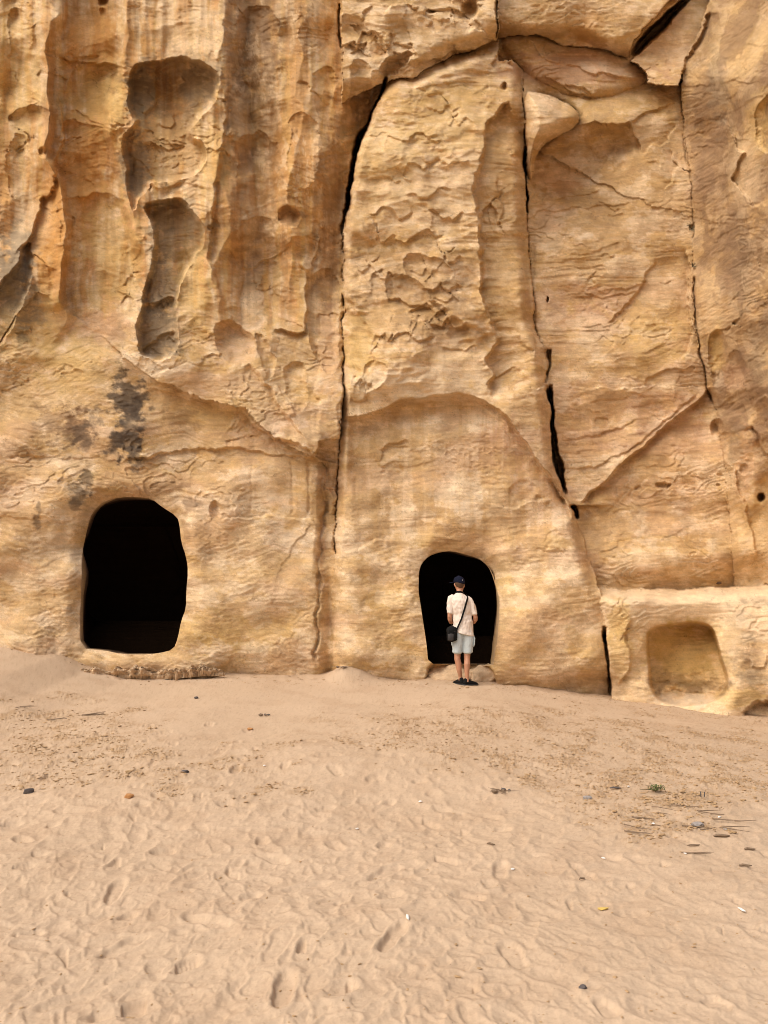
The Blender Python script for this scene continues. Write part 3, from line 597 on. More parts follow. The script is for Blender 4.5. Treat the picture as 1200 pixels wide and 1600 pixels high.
# fluted left cliff: orange and brown runs with pale streaks between them
fu = blur_mask(mA, 4) * ss(600, 430, V0)
sv = fbm(U0 / 34 + .25 * fbm(U0 / 40, V0 / 70, 2, 541), V0 / 420, 4, 543, .6)
mixc(fu * ss(-.1, .3, sv), ORA, .56); mixc(fu * ss(.0, .4, -sv), PALE, .45)
sv2 = fbm(U0 / 14, V0 / 300, 3, 551, .6); mixc(fu * ss(.1, .45, sv2), BRN, .28); mixc(fu * ss(.2, .5, -sv2), YEL, .4)
for a_ in [(140, 60, 45, 50, ORA, .6), (140, 230, 48, 70, ORA, .7), (120, 300, 50, 70, ORA, .6), (75, 400, 40, 45, ORA, .6), (90, 360, 25, 30, ORA, .5), (160, 150, 50, 50, YEL, .5), (180, 400, 40, 80, YEL, .5),
           (390, 60, 40, 90, BRN, .62), (385, 200, 36, 90, BRN, .45), (380, 320, 40, 80, BRN, .35), (440, 30, 50, 50, BRN, .4), (480, 200, 60, 60, ORA, .25), (430, 300, 30, 60, ORA, .3),
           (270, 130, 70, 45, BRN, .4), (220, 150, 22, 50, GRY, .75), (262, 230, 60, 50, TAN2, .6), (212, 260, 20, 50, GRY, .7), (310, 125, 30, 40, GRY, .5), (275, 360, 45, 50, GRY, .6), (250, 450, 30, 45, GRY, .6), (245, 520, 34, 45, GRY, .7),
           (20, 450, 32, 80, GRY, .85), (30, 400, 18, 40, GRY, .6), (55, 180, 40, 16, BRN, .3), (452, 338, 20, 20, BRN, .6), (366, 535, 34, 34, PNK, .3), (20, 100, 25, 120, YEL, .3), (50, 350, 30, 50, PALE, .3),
           (300, 60, 60, 40, PALE, .4), (310, 300, 20, 60, PALE, .3), (300, 450, 24, 70, YEL, .5), (335, 250, 20, 60, YEL, .4), (520, 300, 22, 110, BRN, .5), (508, 420, 24, 60, BRN, .35), (515, 560, 20, 70, PNK, .4), (470, 560, 30, 60, TAN2, .3),
           (240, 575, 60, 16, WHT, .7), (330, 600, 60, 22, PNK, .35), (150, 510, 60, 22, PNK, .5), (170, 530, 40, 14, GRY, .25), (200, 560, 30, 12, WHT, .5), (430, 660, 70, 26, PNK, .55), (480, 670, 40, 24, WHT, .3), (395, 620, 60, 40, PALE, .3),
           (50, 520, 60, 60, YEL, .35), (45, 480, 30, 26, GRY, .4), (90, 600, 90, 40, TAN2, .45), (120, 570, 60, 40, YEL, .4), (250, 640, 50, 40, TAN2, .5), (320, 660, 60, 30, TAN2, .5), (345, 650, 70, 26, YEL, .4),
           (30, 760, 50, 60, PNK, .45), (60, 850, 50, 30, BRN, .35), (30, 660, 40, 50, TAN2, .6), (90, 930, 60, 60, PALE, .5), (60, 990, 80, 18, PALE, .4), (100, 870, 30, 60, WHT, .3), (20, 950, 40, 50, TAN2, .3), (60, 780, 30, 60, PALE, .4),
           (200, 745, 70, 20, YEL, .4), (310, 780, 34, 24, PNK, .3), (405, 760, 50, 40, PALE, .5), (430, 740, 26, 60, WHT, .25), (360, 740, 40, 40, PNK, .2), (410, 860, 60, 40, WHT, .4), (330, 880, 40, 60, TAN2, .3), (400, 920, 90, 40, PALE, .4),
           (320, 990, 60, 26, YEL, .5), (400, 990, 80, 30, YEL, .35), (440, 1030, 60, 20, WHT, .35), (440, 900, 50, 26, YEL, .3), (480, 850, 14, 60, WHT, .5), (505, 800, 12, 90, BRN, .25), (512, 900, 10, 80, BRN, .15), (503, 860, 4, 60, np.array([.36, .20, .13]), .5),
           (150, 780, 40, 12, YEL, .3)]:
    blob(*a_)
fleck = blur_mask(mA & (V0 < 460), 3) * ss(345, 380, U0) * ss(560, 470, U0)
mixc(fleck * ss(.18, .26, fbm(U0 / 9, V0 / 22, 4, 561, .65)) * ss(-.1, .2, fbm(U0 / 70, V0 / 90, 2, 565)), PALE, .45)
# pillar
for a_ in [(680, 300, 120, 60, PALE, .35), (700, 180, 70, 60, YEL, .35), (650, 450, 90, 60, BRN, .28), (600, 250, 60, 60, YEL, .3), (560, 540, 24, 50, YEL, .55), (640, 600, 110, 24, WHT, .5), (720, 575, 60, 26, PALE, .4), (620, 500, 60, 26, TAN2, .5), (780, 250, 24, 60, TAN2, .6), (790, 430, 40, 90, TAN2, .45), (690, 500, 60, 40, BRN, .22),
           (660, 645, 60, 14, TAN2, .5), (720, 665, 70, 22, WHT, .55), (790, 690, 40, 34, PNK, .8), (820, 730, 34, 34, PNK, .6), (740, 715, 90, 20, BRN, .35), (640, 700, 60, 24, PALE, .4), (600, 750, 60, 30, TAN2, .5), (650, 790, 80, 40, BRN, .32), (575, 780, 14, 70, PALE, .6), (720, 760, 60, 22, WHT, .35), (790, 790, 60, 24, WHT, .5), (870, 780, 26, 40, PNK, .5),
           (820, 830, 60, 30, PNK, .3), (570, 850, 50, 20, WHT, .35), (590, 910, 60, 50, TAN2, .35), (620, 950, 60, 50, YEL, .3), (570, 1000, 50, 20, PALE, .4), (850, 900, 60, 50, PALE, .4), (890, 870, 30, 60, WHT, .4), (870, 850, 26, 12, YEL, .45), (850, 1010, 90, 36, YEL, .4), (900, 970, 60, 40, PALE, .5), (880, 1060, 60, 16, PNK, .3), (700, 850, 50, 14, YEL, .5), (745, 862, 26, 8, GRY, .6),
           (790, 900, 14, 60, YEL, .5), (640, 1010, 40, 40, YEL, .35), (640, 960, 12, 40, PALE, .5), (790, 990, 14, 60, PALE, .5), (860, 940, 60, 20, TAN2, .35), (750, 835, 60, 16, TAN2, .35), (545, 930, 16, 90, PALE, .35)]:
    blob(*a_)
vst = blur_mask(mB & (V0 > 630) & (V0 < 850), 8); s3 = fbm(U0 / 18, V0 / 260, 3, 571, .6)
mixc(vst * ss(.1, .35, s3), TAN2, .5); mixc(vst * ss(.05, .35, -s3), PALE, .5)
# right face
for a_ in [(900, 110, 110, 22, PNK, .75), (900, 75, 90, 12, WHT, .3), (960, 105, 40, 12, WHT, .4), (880, 90, 60, 8, PNK, .6), (960, 470, 100, 24, PNK, .6), (920, 500, 70, 24, PNK, .55), (930, 640, 70, 50, PNK, .45), (1040, 640, 60, 34, PNK, .6), (1060, 720, 60, 70, PNK, .5), (1000, 740, 40, 22, WHT, .35), (900, 270, 50, 50, BRN, .3), (880, 280, 30, 26, ORA, .35),
           (980, 300, 60, 60, TAN2, .4), (1020, 500, 50, 60, YEL, .5), (940, 420, 90, 20, PALE, .4), (900, 540, 40, 30, PALE, .4), (1000, 240, 50, 60, TAN2, .35), (960, 180, 90, 22, YEL, .3), (940, 700, 70, 30, BRN, .25), (920, 840, 30, 50, BRN, .4), (960, 820, 60, 26, BRN, .25), (1030, 810, 60, 26, BRN, .25), (1040, 730, 60, 26, TAN2, .5), (1000, 870, 80, 18, PALE, .3), (960, 905, 60, 12, BRN, .3),
           (1125, 850, 16, 30, GRY, .4), (880, 640, 20, 60, BRN, .3), (860, 190, 40, 30, PALE, .35), (1010, 60, 50, 40, TAN2, .4), (880, 40, 80, 30, TAN2, .4), (920, 50, 26, 30, ORA, .35), (1050, 60, 30, 60, PNK, .3)]:
    blob(*a_)
# buttress
DBR = np.array([.30, .19, .10]); mixc(blur_mask(mD & (V0 < 680), 10), DBR, .62)
od = fbm((U0 * .8 + V0 * .5) / 40, (V0 * .8 - U0 * .5) / 120, 4, 599); mixc(blur_mask(mD, 10) * ss(.0, .4, od), TAN2, .6); mixc(blur_mask(mD & (V0 < 680), 10) * ss(.0, .4, -od), DBR, .6)
for a_ in [(1160, 500, 34, 160, BRN, .5), (1110, 250, 26, 140, BRN, .45), (1160, 420, 20, 60, GRY, .35), (1185, 560, 20, 60, GRY, .4), (1190, 200, 22, 50, YEL, .6), (1165, 270, 20, 60, PALE, .4), (1110, 460, 20, 50, PALE, .3), (1120, 550, 14, 40, YEL, .6), (1150, 590, 20, 22, PNK, .5), (1122, 595, 8, 16, WHT, .5), (1165, 720, 20, 60, PNK, .45), (1150, 700, 10, 30, GRY, .5),
           (1190, 640, 20, 40, BRN, .7), (1190, 700, 14, 60, BRN, .4), (1120, 130, 14, 60, GRY, .5), (1140, 820, 20, 90, TAN2, .4), (1060, 160, 6, 30, GRY, .4), (1150, 60, 50, 60, YEL, .2)]:
    blob(*a_)
sd5 = fbm((U0 - CR3X(V0)) / 30 + .7 * fbm(U0 / 50, V0 / 80, 4, 604, .6), V0 / 150, 5, 603, .6); mixc(blur_mask(mD & (V0 < 680), 6) * ss(.0, .35, sd5), np.array([.28, .175, .10]), .5); mixc(blur_mask(mD, 6) * ss(.1, .4, -sd5), PALE, .2)
# low block
mixc(blur_mask(mE & (V0 < 985), 6) * ss(985, 940, V0), WHT, .75)
mixc(blur_mask(mE, 4), PALE, .35)
for a_ in [(1070, 1020, 50, 40, YEL, .8), (1060, 1065, 50, 14, BRN, .7), (1090, 1072, 40, 10, DRK, .35), (1070, 1095, 50, 9, WHT, .8), (965, 970, 18, 30, YEL, .6), (970, 1020, 18, 40, YEL, .4), (960, 1070, 20, 30, BRN, .3), (1150, 1000, 26, 50, GRY, .3), (1180, 1030, 26, 20, BRN, .4), (1170, 1060, 30, 14, GRY, .35), (1190, 1100, 30, 14, BRN, .4), (1150, 1090, 40, 14, YEL, .5), (1180, 980, 26, 22, WHT, .5), (1190, 940, 30, 8, GRY, .3), (1120, 1070, 14, 12, BRN, .3)]:
    blob(*a_)
mixc(nich_mask * ss(1092, 1060, V0), YEL, .35)
low = blur_mask((V0 > 640) & (mA | mB) | mC, 10)
pz = fbm(U0 / 75 + 40, V0 / 48, 7, 801, .62); mixc(low * ss(.10, .16, pz), TAN2, .45); mixc(low * ss(.16, .21, -pz), WHT, .32)
pz2 = fbm(U0 / 34 + 10, V0 / 20, 6, 811, .65); mixc(low * ss(.26, .31, pz2), np.array([.42, .27, .14]), .35)
mixc(low * ss(.1, .5, fbm(U0 / 130, V0 / 60, 3, 821)), PNK, .3)
# stains above doorway 1
for a_ in [(200, 625, 24, 34, DRK, .85), (205, 660, 17, 30, DRK, .7), (200, 690, 24, 18, DRK, .8), (182, 695, 14, 18, DRK, .6), (212, 715, 14, 13, DRK, .7), (125, 670, 22, 26, BRN, .85), (110, 680, 26, 16, DRK, .4), (145, 655, 14, 16, DRK, .45), (90, 660, 30, 24, BRN, .5), (130, 690, 12, 20, DRK, .4),
           (137, 752, 9, 20, DRK, .7), (125, 775, 14, 14, DRK, .6), (115, 790, 8, 10, DRK, .5), (260, 760, 22, 10, BRN, .6), (300, 790, 12, 14, BRN, .5), (290, 830, 6, 20, BRN, .5), (280, 655, 26, 16, BRN, .5), (295, 785, 10, 8, DRK, .3), (22, 705, 34, 9, BRN, .5), (58, 800, 5, 16, DRK, .5)]:
    blob(*a_[:6], rag=.8, hard=.45)
# foot of the wall is dusted with sand
foot = ss(30, 0, np.abs(V0 - np.interp(U0, [0, 120, 300, 500, 680, 950, 1200], [1000, 1020, 1045, 1062, 1062, 1085, 1112])))
mixc(foot * ss(-.4, .3, frag), PALE, .35)
Cc *= (1 + 0.10 * frag[..., None])
Cc *= (1 + (0.055 * np.tanh(2 * perlin(wv / 2.6, U0 / 60, 581)) + 0.045 * np.tanh(2 * perlin(wv / 5.5, U0 / 110, 583)))[..., None] * (ss(-.3, .3, fbm(U0 / 80, V0 / 60, 2, 585)))[..., None])
Cc *= 1 - (0.35 * ss(.022, .0, np.abs(fbm(U0 / 60, V0 / 34, 5, 591, .6))) * ss(.1, .5, fbm(U0 / 60, V0 / 60, 2, 595)))[..., None]
lum = (Cc / T.astype(f32)); Cc = T.astype(f32) * lum ** 1.10; Cc = np.clip(Cc, .02, .80)

# ------------------------------------------------------------------ mesh the cliff, one object per rock mass
X3, Y3, Z3 = to_world(UX, VX, D.astype(np.float64))
CO = np.stack([X3, Y3, Z3], -1).reshape(-1, 3); CC = Cc.reshape(-1, 3)
nr, nc = U.shape; idx = np.arange(nr * nc).reshape(nr, nc)
quads = np.stack([idx[:-1, :-1], idx[1:, :-1], idx[1:, 1:], idx[:-1, 1:]], -1)
hq = hole[:-1, :-1] | hole[1:, :-1] | hole[1:, 1:] | hole[:-1, 1:]
rq = R[:-1, :-1]; nq = nich_mask[:-1, :-1] & (rq == E_)
sP = np.zeros(U.shape, np.int8); sP[inside(smooth_poly(P1, 1), U0 + .5 * jx, V0 + .5 * jy)] = 1; sP[inside(smooth_poly(P2, 1), U0 + .5 * jx, V0 + .5 * jy)] = 2
sP = sP[:-1, :-1] * (rq == A_)
def sub(name, mask, parent=None):
    q_ = quads[mask & ~hq]; used, inv = np.unique(q_, return_inverse=True)
    return mesh_np(name, CO[used], inv.reshape(-1, 4), ROCK, parent, True, CC[used])
left = tag(sub('fluted_cliff', (rq == A_) & (sP == 0)), 'tall fluted sandstone cliff with orange streaks around the larger cave doorway', 'cliff')
sub('hollow', sP == 1, left)['label'] = 'large grey brown weathered hollow high on the fluted cliff'
sub('hollow', sP == 2, left)['label'] = 'long weathered hollow tapering down in three scoops'
pillar = tag(sub('rock_pillar', rq == B_), 'pale sandstone pillar between two long cracks with the smaller arched cave doorway at its foot', 'cliff')
tag(sub('recessed_cliff', rq == C_), 'recessed smooth sandstone face with pinkish bands and a horn-shaped knob at its top corner', 'cliff')
tag(sub('rock_buttress', rq == D_), 'brown furrowed rock buttress beside the recessed face, along the right edge', 'cliff')
block = tag(sub('rock_ledge', (rq == E_) & ~nq), 'low pale topped sandstone block with a square carved niche', 'rock')
sub('niche', nq, block)
tag(sub('overhanging_rock', rq == F1_), 'pitted overhanging rock above the top of the central pillar', 'rock')
tag(sub('boulder', rq == F2_), 'big rounded boulder wedged above the pinkish slab', 'boulder')
tag(sub('rock_slab', rq == F3_), 'pinkish banded rock slab lying between the boulder and the recessed face', 'rock')
tag(sub('sloping_rock', rq == G_), 'smooth sloping rock rising to the right of the dark gap by the boulder', 'rock')

# ------------------------------------------------------------------ cave chambers behind the doorways
def chamber(P, parent, zfloor, seed, half_w, height, depth, bench):
    n = len(P); c = P.mean(0); rings = []; cols = []
    out = c + (P - c) * 1.012
    dd = np.array([depth_at(u, v) for u, v in out]).astype(float); dd = np.minimum(dd, np.median(dd) + .25)
    x, y, z = to_world(out[:, 0], out[:, 1], dd + 0.012); r0 = np.stack([x, y, z], -1)
    ym = np.median(y); rings.append(r0)
    ic = to_world(P[:, 0], P[:, 1], dd + 0.05); rings.append(np.stack(ic, -1))
    base_ = np.stack(to_world(P[:, 0], P[:, 1], dd + 0.05), -1); ctr = base_.mean(0)
    for k, dy in enumerate((0.08, 0.16, 0.26, 0.36)):
        r = base_.copy(); r[:, 1] = ym + .05 + dy
        r[:, 0] = ctr[0] + (r[:, 0] - ctr[0]) * (1 + .02 * k) + .015 * np.sin(np.arange(n) * .9 + k * 2)
        r[:, 2] += .012 * np.cos(np.arange(n) * .7 + k); fl_ = r[:, 2] < zfloor + .03; r[fl_, 2] = zfloor - .0 * k
        rings.append(r)
    th = np.arctan2(base_[:, 2] - ctr[2], base_[:, 0] - ctr[0])
    def room(y_, s):
        cx, cz = ctr[0], zfloor + height / 2
        k = 1 / np.maximum(np.abs(np.cos(th)) / half_w, np.abs(np.sin(th)) / (height / 2)) * s
        r = np.stack([cx + k * np.cos(th), np.full(n, y_), cz + k * np.sin(th)], -1)
        r[:, 0] += .04 * np.sin(np.arange(n) * 1.3 + y_ * 2); r[:, 2] = np.maximum(r[:, 2], zfloor)
        return r
    y1 = ym + .44
    for y_, s in ((y1, .6), (y1 + .02, 1.0), (y1 + depth * .3, 1.0), (y1 + depth * .6, 1.0), (y1 + depth, .98), (y1 + depth + .03, .5), (y1 + depth + .05, .0001)): rings.append(room(y_, s))
    m = len(rings); co = np.concatenate(rings); f = []
    for i in range(m - 1):
        for j in range(n):
            a_, b_ = i * n + j, i * n + (j + 1) % n; f.append((a_, b_, b_ + n, a_ + n))
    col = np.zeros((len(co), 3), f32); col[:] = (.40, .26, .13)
    col[:2 * n] = (.56, .40, .24); col[n * 3:] = (.16, .10, .06); col[n * 4:] = (.04, .024, .014); col[n * 5:] = (.006, .0035, .002); col[n * 9:] = (.035, .020, .011)  # interior shade painted into the tint: rings darken inwards, back wall slightly lighter
    o = mesh_np('cave_chamber', co, f, ROCK, parent, True, col); o.data.materials.append(CAVE_SHADE); o.data.polygons.foreach_set('material_index', np.array([0 if i < 4 * n else 1 for i in range(len(f))], np.int32))
    # rock-cut bench along the back wall
    yb = y1 + depth; cx = ctr[0]; pts = []; nx = 40
    for i in range(nx):
        xx = cx - half_w + 2 * half_w * i / (nx - 1); wob = .04 * math.sin(i * .5 + seed) + .03 * math.sin(i * 1.3 + seed)
        pts += [(xx, yb - .6 + wob, zfloor - .02), (xx, yb - .6 + wob, zfloor + bench * .5), (xx, yb - .57 + wob, zfloor + bench - .03 + wob * .4), (xx, yb - .52 + wob, zfloor + bench + wob * .5), (xx, yb + .02, zfloor + bench)]
    f2 = [(i * 5 + k, i * 5 + 5 + k, i * 5 + 6 + k, i * 5 + 1 + k) for i in range(nx - 1) for k in range(4)]
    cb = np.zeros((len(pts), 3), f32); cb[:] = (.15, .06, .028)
    mesh_np('bench', pts, f2, CAVE_SHADE, o, True, cb)
    return o
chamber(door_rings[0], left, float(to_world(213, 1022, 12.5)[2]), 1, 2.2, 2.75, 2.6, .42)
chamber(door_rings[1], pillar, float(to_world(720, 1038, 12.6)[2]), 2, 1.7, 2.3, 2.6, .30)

# ------------------------------------------------------------------ the sand
contact = lambda u: np.interp(u, [-3000, -400, 0, 60, 110, 160, 220, 300, 350, 400, 480, 600, 680, 760, 850, 950, 1000, 1060, 1120, 1200, 1600, 4000],
                              [940, 975, 1000, 1009, 1020, 1042, 1053, 1054, 1051, 1052, 1055, 1058, 1060, 1064, 1074, 1090, 1096, 1104, 1108, 1116, 1140, 1180])
su = np.concatenate([[-40000, -9000, -3000, -1500, -900, -600, -420, -300, -200, -130], np.linspace(-90, -12, 14), np.arange(-8, 1209, 1.5), np.linspace(1212, 1290, 14), [1330, 1400, 1500, 1620, 1800, 2100, 2700, 4200, 10200, 41000]])
YC = 12.6
sv_ = np.concatenate([np.arange(1609, 1090, -1.5), np.arange(1090, 1030, -2.0)])
def Y_of_v(v):          # centre-line profile of the ground
    Yt = np.linspace(2.5, 16, 4000); z = 0.74 * np.clip(Yt / YC, 0, 1.2) ** 1.5; _, vv = project(0 * Yt, Yt, z)
    return np.interp(v, vv[::-1], Yt[::-1])
Yrows = np.concatenate([[-120, -60, -30, -15, -8, -4, -2, -.8, 0, .7, 1.3, 1.9, 2.3, 2.6, 2.85, 3.05], Y_of_v(sv_)])
Yrows = Yrows[np.concatenate([[True], np.diff(Yrows) > 1e-4])]; Yrows = Yrows[Yrows < 12.9]
last = Yrows[-1]; Yrows = np.concatenate([Yrows, np.linspace(last + .03, 13.6, int((13.6 - last) / .03)), [15, 20]])
XS = np.outer(np.maximum(Yrows, 3.0), (su - 600) / F); YS = np.repeat(Yrows[:, None], len(su), 1)
uu_ = 600 + F * XS / (12.6 * 1.0)      # where that x meets the foot of the wall
zc = to_world(uu_, contact(uu_), 12.55)[2]
tY = np.clip(YS / YC, 0, 1.3)
H = zc * np.clip(tY, 0, 1.04) ** 1.5
drift = np.exp(-((600 + F * XS / 12.3 - 548) / 30) ** 2) * np.exp(-((YS - 12.4) / .5) ** 2) * .24
H += drift
PU, PV = project(XS, np.maximum(YS, .5), H)
H += 0.05 * fbm(XS / 2.2, YS / 2.2, 3, 601) * ss(12.4, 10, YS)
# walked-over sand
walk = ss(1120, 1260, PV) * (1 - 0.45 * ss(700, 1100, PU) * ss(1250, 1400, PV)) * ss(-2.5, 1.5, YS + 2)
walk = np.clip(walk + .25, 0, 1)
H += 0.0035 * fbm(XS / .09, YS / .09, 3, 621) * (.4 + .6 * walk)
lump = np.abs(fbm((XS * .9 - YS * .4) / .20 + .4 * fbm(XS / .3, YS / .3, 2, 631), (YS * .9 + XS * .4) / .30, 2, 633, .35)); H -= 0.021 * np.minimum(lump, .6) * walk; H += .03 * fbm(XS / .5, YS / .3, 3, 637) * ss(11.6, 12.3, YS)
def srow(y): return int(np.searchsorted(Yrows, y))
PL = np.zeros_like(H)
rp = np.random.default_rng(21)
for k in range(4600):
    if k < 3600: pu, pv = rp.uniform(-60, 1260), 1140 + 470 * rp.uniform(0, 1) ** .75
    else: pu, pv = rp.uniform(-60, 620), rp.uniform(1250, 1610)
    dens = 1.0 if pu < 700 else 1 - .72 * min((pu - 700) / 350, 1)
    if pv < 1260: dens *= .35
    if rp.uniform() > dens: continue
    y = float(Y_of_v(pv)); x = (pu - 600) / F * y; L_, W_ = (rp.uniform(.24, .31) if rp.uniform() < .5 else rp.uniform(.10, .19)), rp.uniform(.085, .115)
    an = rp.choice([rp.normal(1.0 if pu < 650 else -.8, .35), rp.normal(-.3, .4), rp.uniform(0, 6.28)], p=[.5, .2, .3])
    i0, i1 = srow(y - .24), srow(y + .24); sc_ = max(y, 3.0) / F
    j0, j1 = np.searchsorted(su, 600 + (x - .26) / sc_), np.searchsorted(su, 600 + (x + .26) / sc_)
    if i1 <= i0 or j1 <= j0: continue
    sl = (slice(i0, i1), slice(j0, j1)); dx = XS[sl] - x; dy = YS[sl] - y
    al = dx * math.sin(an) + dy * math.cos(an); ac = dx * math.cos(an) - dy * math.sin(an)
    ac = ac + .012 * np.sin(al * 9); wl = W_ / 2 * (1 - .22 * np.exp(-((al + .02) / .05) ** 2)) * (1 + .12 * al / L_)
    r = np.sqrt((al / (L_ / 2)) ** 2 + (ac / wl) ** 2); r = r + .10 * perlin(dx / .05, dy / .05, k)
    m = ss(1.12, .78, r); depth = rp.uniform(.013, .023) * (1 if pu < 800 else .6)
    heel = 1 + .5 * np.clip(al / L_, -.5, .5) * rp.choice([-1, 1])
    rim = .35 * depth * np.exp(-((r - 1.32) / .22) ** 2)
    tr = 0
    ty = rp.uniform()
    if ty < .22: tr = .0022 * np.sin(al * 2 * math.pi / .021 + 1.5 * np.sin(ac * 60))
    elif ty < .36: tr = .0022 * np.sin(al * 260) * np.sin(ac * 260)
    elif ty < .44: tr = .002 * np.sin(np.hypot(al - .06, ac) * 330)
    Pb = PL[sl]; PL[sl] = np.maximum(Pb, rim * (1 - m)) * (1 - m) + m * (tr - depth * heel)
H += PL; nearw = ss(1130, 1200, PV)
for _ in range(1):
    Hs = H.copy(); Hs[1:-1, 1:-1] = (H[1:-1, 1:-1] * 2 + H[:-2, 1:-1] + H[2:, 1:-1] + H[1:-1, :-2] + H[1:-1, 2:]) / 6; H = H + (Hs - H) * nearw
H += .0012 * fbm(XS / .02, YS / .02, 3, 639) * nearw
# churned crumbly crust
def zone(cx, cy, rx, ry): return ss(1.25, .6, np.hypot((PU - cx) / rx, (PV - cy) / ry) + .35 * fbm(XS / .6, YS / .6, 3, 641))
crust = np.clip(zone(90, 1165, 170, 75) + zone(780, 1150, 290, 50) + zone(1020, 1200, 240, 80) + .5 * zone(330, 1210, 160, 60) + .6 * zone(1040, 1290, 120, 45), 0, 1) * (YS > 4)
crust = crust * (.30 + .70 * ss(.0, .36, fbm(XS / .42, YS / .60, 4, 645, .55)))
cq = 3 * fbm(XS / .16, YS / .22, 4, 651, .6); cf = cq - np.floor(cq)
crk = (np.floor(cq) + ss(0, .12, cf) - cq)
H += crust * (.013 * crk + .008 * np.clip(fbm(XS / .045, YS / .05, 3, 655, .6), -.3, .8))
# plain colours of the sand
SC = np.zeros(XS.shape + (3,), f32) + np.array([.50, .370, .252], f32)
def smix(m, c, k): 
    global SC
    SC = SC + (np.array(c, f32) - SC) * (np.clip(m, 0, 1) * k)[..., None].astype(f32)
smix(ss(-.3, .5, fbm(XS / 1.3, YS / 1.3, 4, 661)), (.525, .392, .272), .5)
smix(ss(.1, .5, -fbm(XS / .5, YS / .5, 4, 665)), (.455, .325, .215), .5)
smix(crust * ss(.0, .4, fbm(XS / .12, YS / .16, 4, 671, .6)), (.33, .205, .10), .75)
smix(crust, (.40, .275, .165), .4)
smix(ss(.42, .55, fbm(XS / .035, YS / .035, 3, 675, .6)) * (.3 + .7 * crust), (.25, .17, .10), .6)
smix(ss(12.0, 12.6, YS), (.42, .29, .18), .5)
sand, nt, b = node_mat('sand'); Lk = nt.links.new
tc = N(nt, 'ShaderNodeTexCoord'); at = N(nt, 'ShaderNodeAttribute', attribute_name='tint')
g1 = N(nt, 'ShaderNodeTexNoise', Scale=420.0, Detail=3.0, Roughness=.7); g2 = N(nt, 'ShaderNodeTexNoise', Scale=45.0, Detail=6.0, Roughness=.65)
vo = N(nt, 'ShaderNodeTexVoronoi', Scale=26.0, Randomness=1.0)
for n_ in (g1, g2, vo): Lk(tc.outputs['Object'], n_.inputs['Vector'])
q1 = N(nt, 'ShaderNodeMapRange'); q1.inputs['From Min'].default_value = .25; q1.inputs['From Max'].default_value = .75; q1.inputs['To Min'].default_value = .88; q1.inputs['To Max'].default_value = 1.12
q2_ = N(nt, 'ShaderNodeMapRange'); q2_.inputs['From Min'].default_value = .3; q2_.inputs['From Max'].default_value = .7; q2_.inputs['To Min'].default_value = .93; q2_.inputs['To Max'].default_value = 1.07
q3 = N(nt, 'ShaderNodeMapRange'); q3.inputs['From Min'].default_value = .035; q3.inputs['From Max'].default_value = .07; q3.inputs['To Min'].default_value = .5; q3.inputs['To Max'].default_value = 1.0
Lk(g1.outputs['Fac'], q1.inputs['Value']); Lk(g2.outputs['Fac'], q2_.inputs['Value']); Lk(vo.outputs['Distance'], q3.inputs['Value'])
m1 = N(nt, 'ShaderNodeMath', operation='MULTIPLY'); Lk(q1.outputs[0], m1.inputs[0]); Lk(q2_.outputs[0], m1.inputs[1])
m2 = N(nt, 'ShaderNodeMath', operation='MULTIPLY'); Lk(m1.outputs[0], m2.inputs[0]); Lk(q3.outputs[0], m2.inputs[1])
vs_ = N(nt, 'ShaderNodeVectorMath', operation='SCALE'); Lk(at.outputs['Color'], vs_.inputs[0]); Lk(m2.outputs[0], vs_.inputs['Scale'])
Lk(vs_.outputs[0], b.inputs['Base Color']); b.inputs['Roughness'].default_value = .95; b.inputs['Specular IOR Level'].default_value = .1
bp = N(nt, 'ShaderNodeBump', Strength=.5, Distance=.008); Lk(g2.outputs['Fac'], bp.inputs['Height']); Lk(bp.outputs[0], b.inputs['Normal'])
sr, sc2 = XS.shape; sidx = np.arange(sr * sc2).reshape(sr, sc2)
sq = np.stack([sidx[:-1, :-1], sidx[:-1, 1:], sidx[1:, 1:], sidx[1:, :-1]], -1).reshape(-1, 4)
tag(mesh_np('sand_ground', np.stack([XS, YS, H], -1).reshape(-1, 3), sq, sand, None, True, SC.reshape(-1, 3)), kind='structure')
def ground_z(x, y):
    i = int(np.clip(np.searchsorted(Yrows, y), 1, sr - 1)); u = 600 + x / (max(y, 3.0) / F); j = int(np.clip(np.searchsorted(su, u), 1, sc2 - 1))
    return float(H[i, j])
def ground_pt(u, v):
    """sand surface seen in direction (u, v)"""
    prev = 2.6
    for y in np.arange(2.6, 12.6, .01):
        x, _, z = to_world(u, v, y)
        if z <= ground_z(x, y): return Vector((x, y, ground_z(x, y)))
    x, _, z = to_world(u, v, 12.0); return Vector((x, 12.0, ground_z(x, 12.0)))
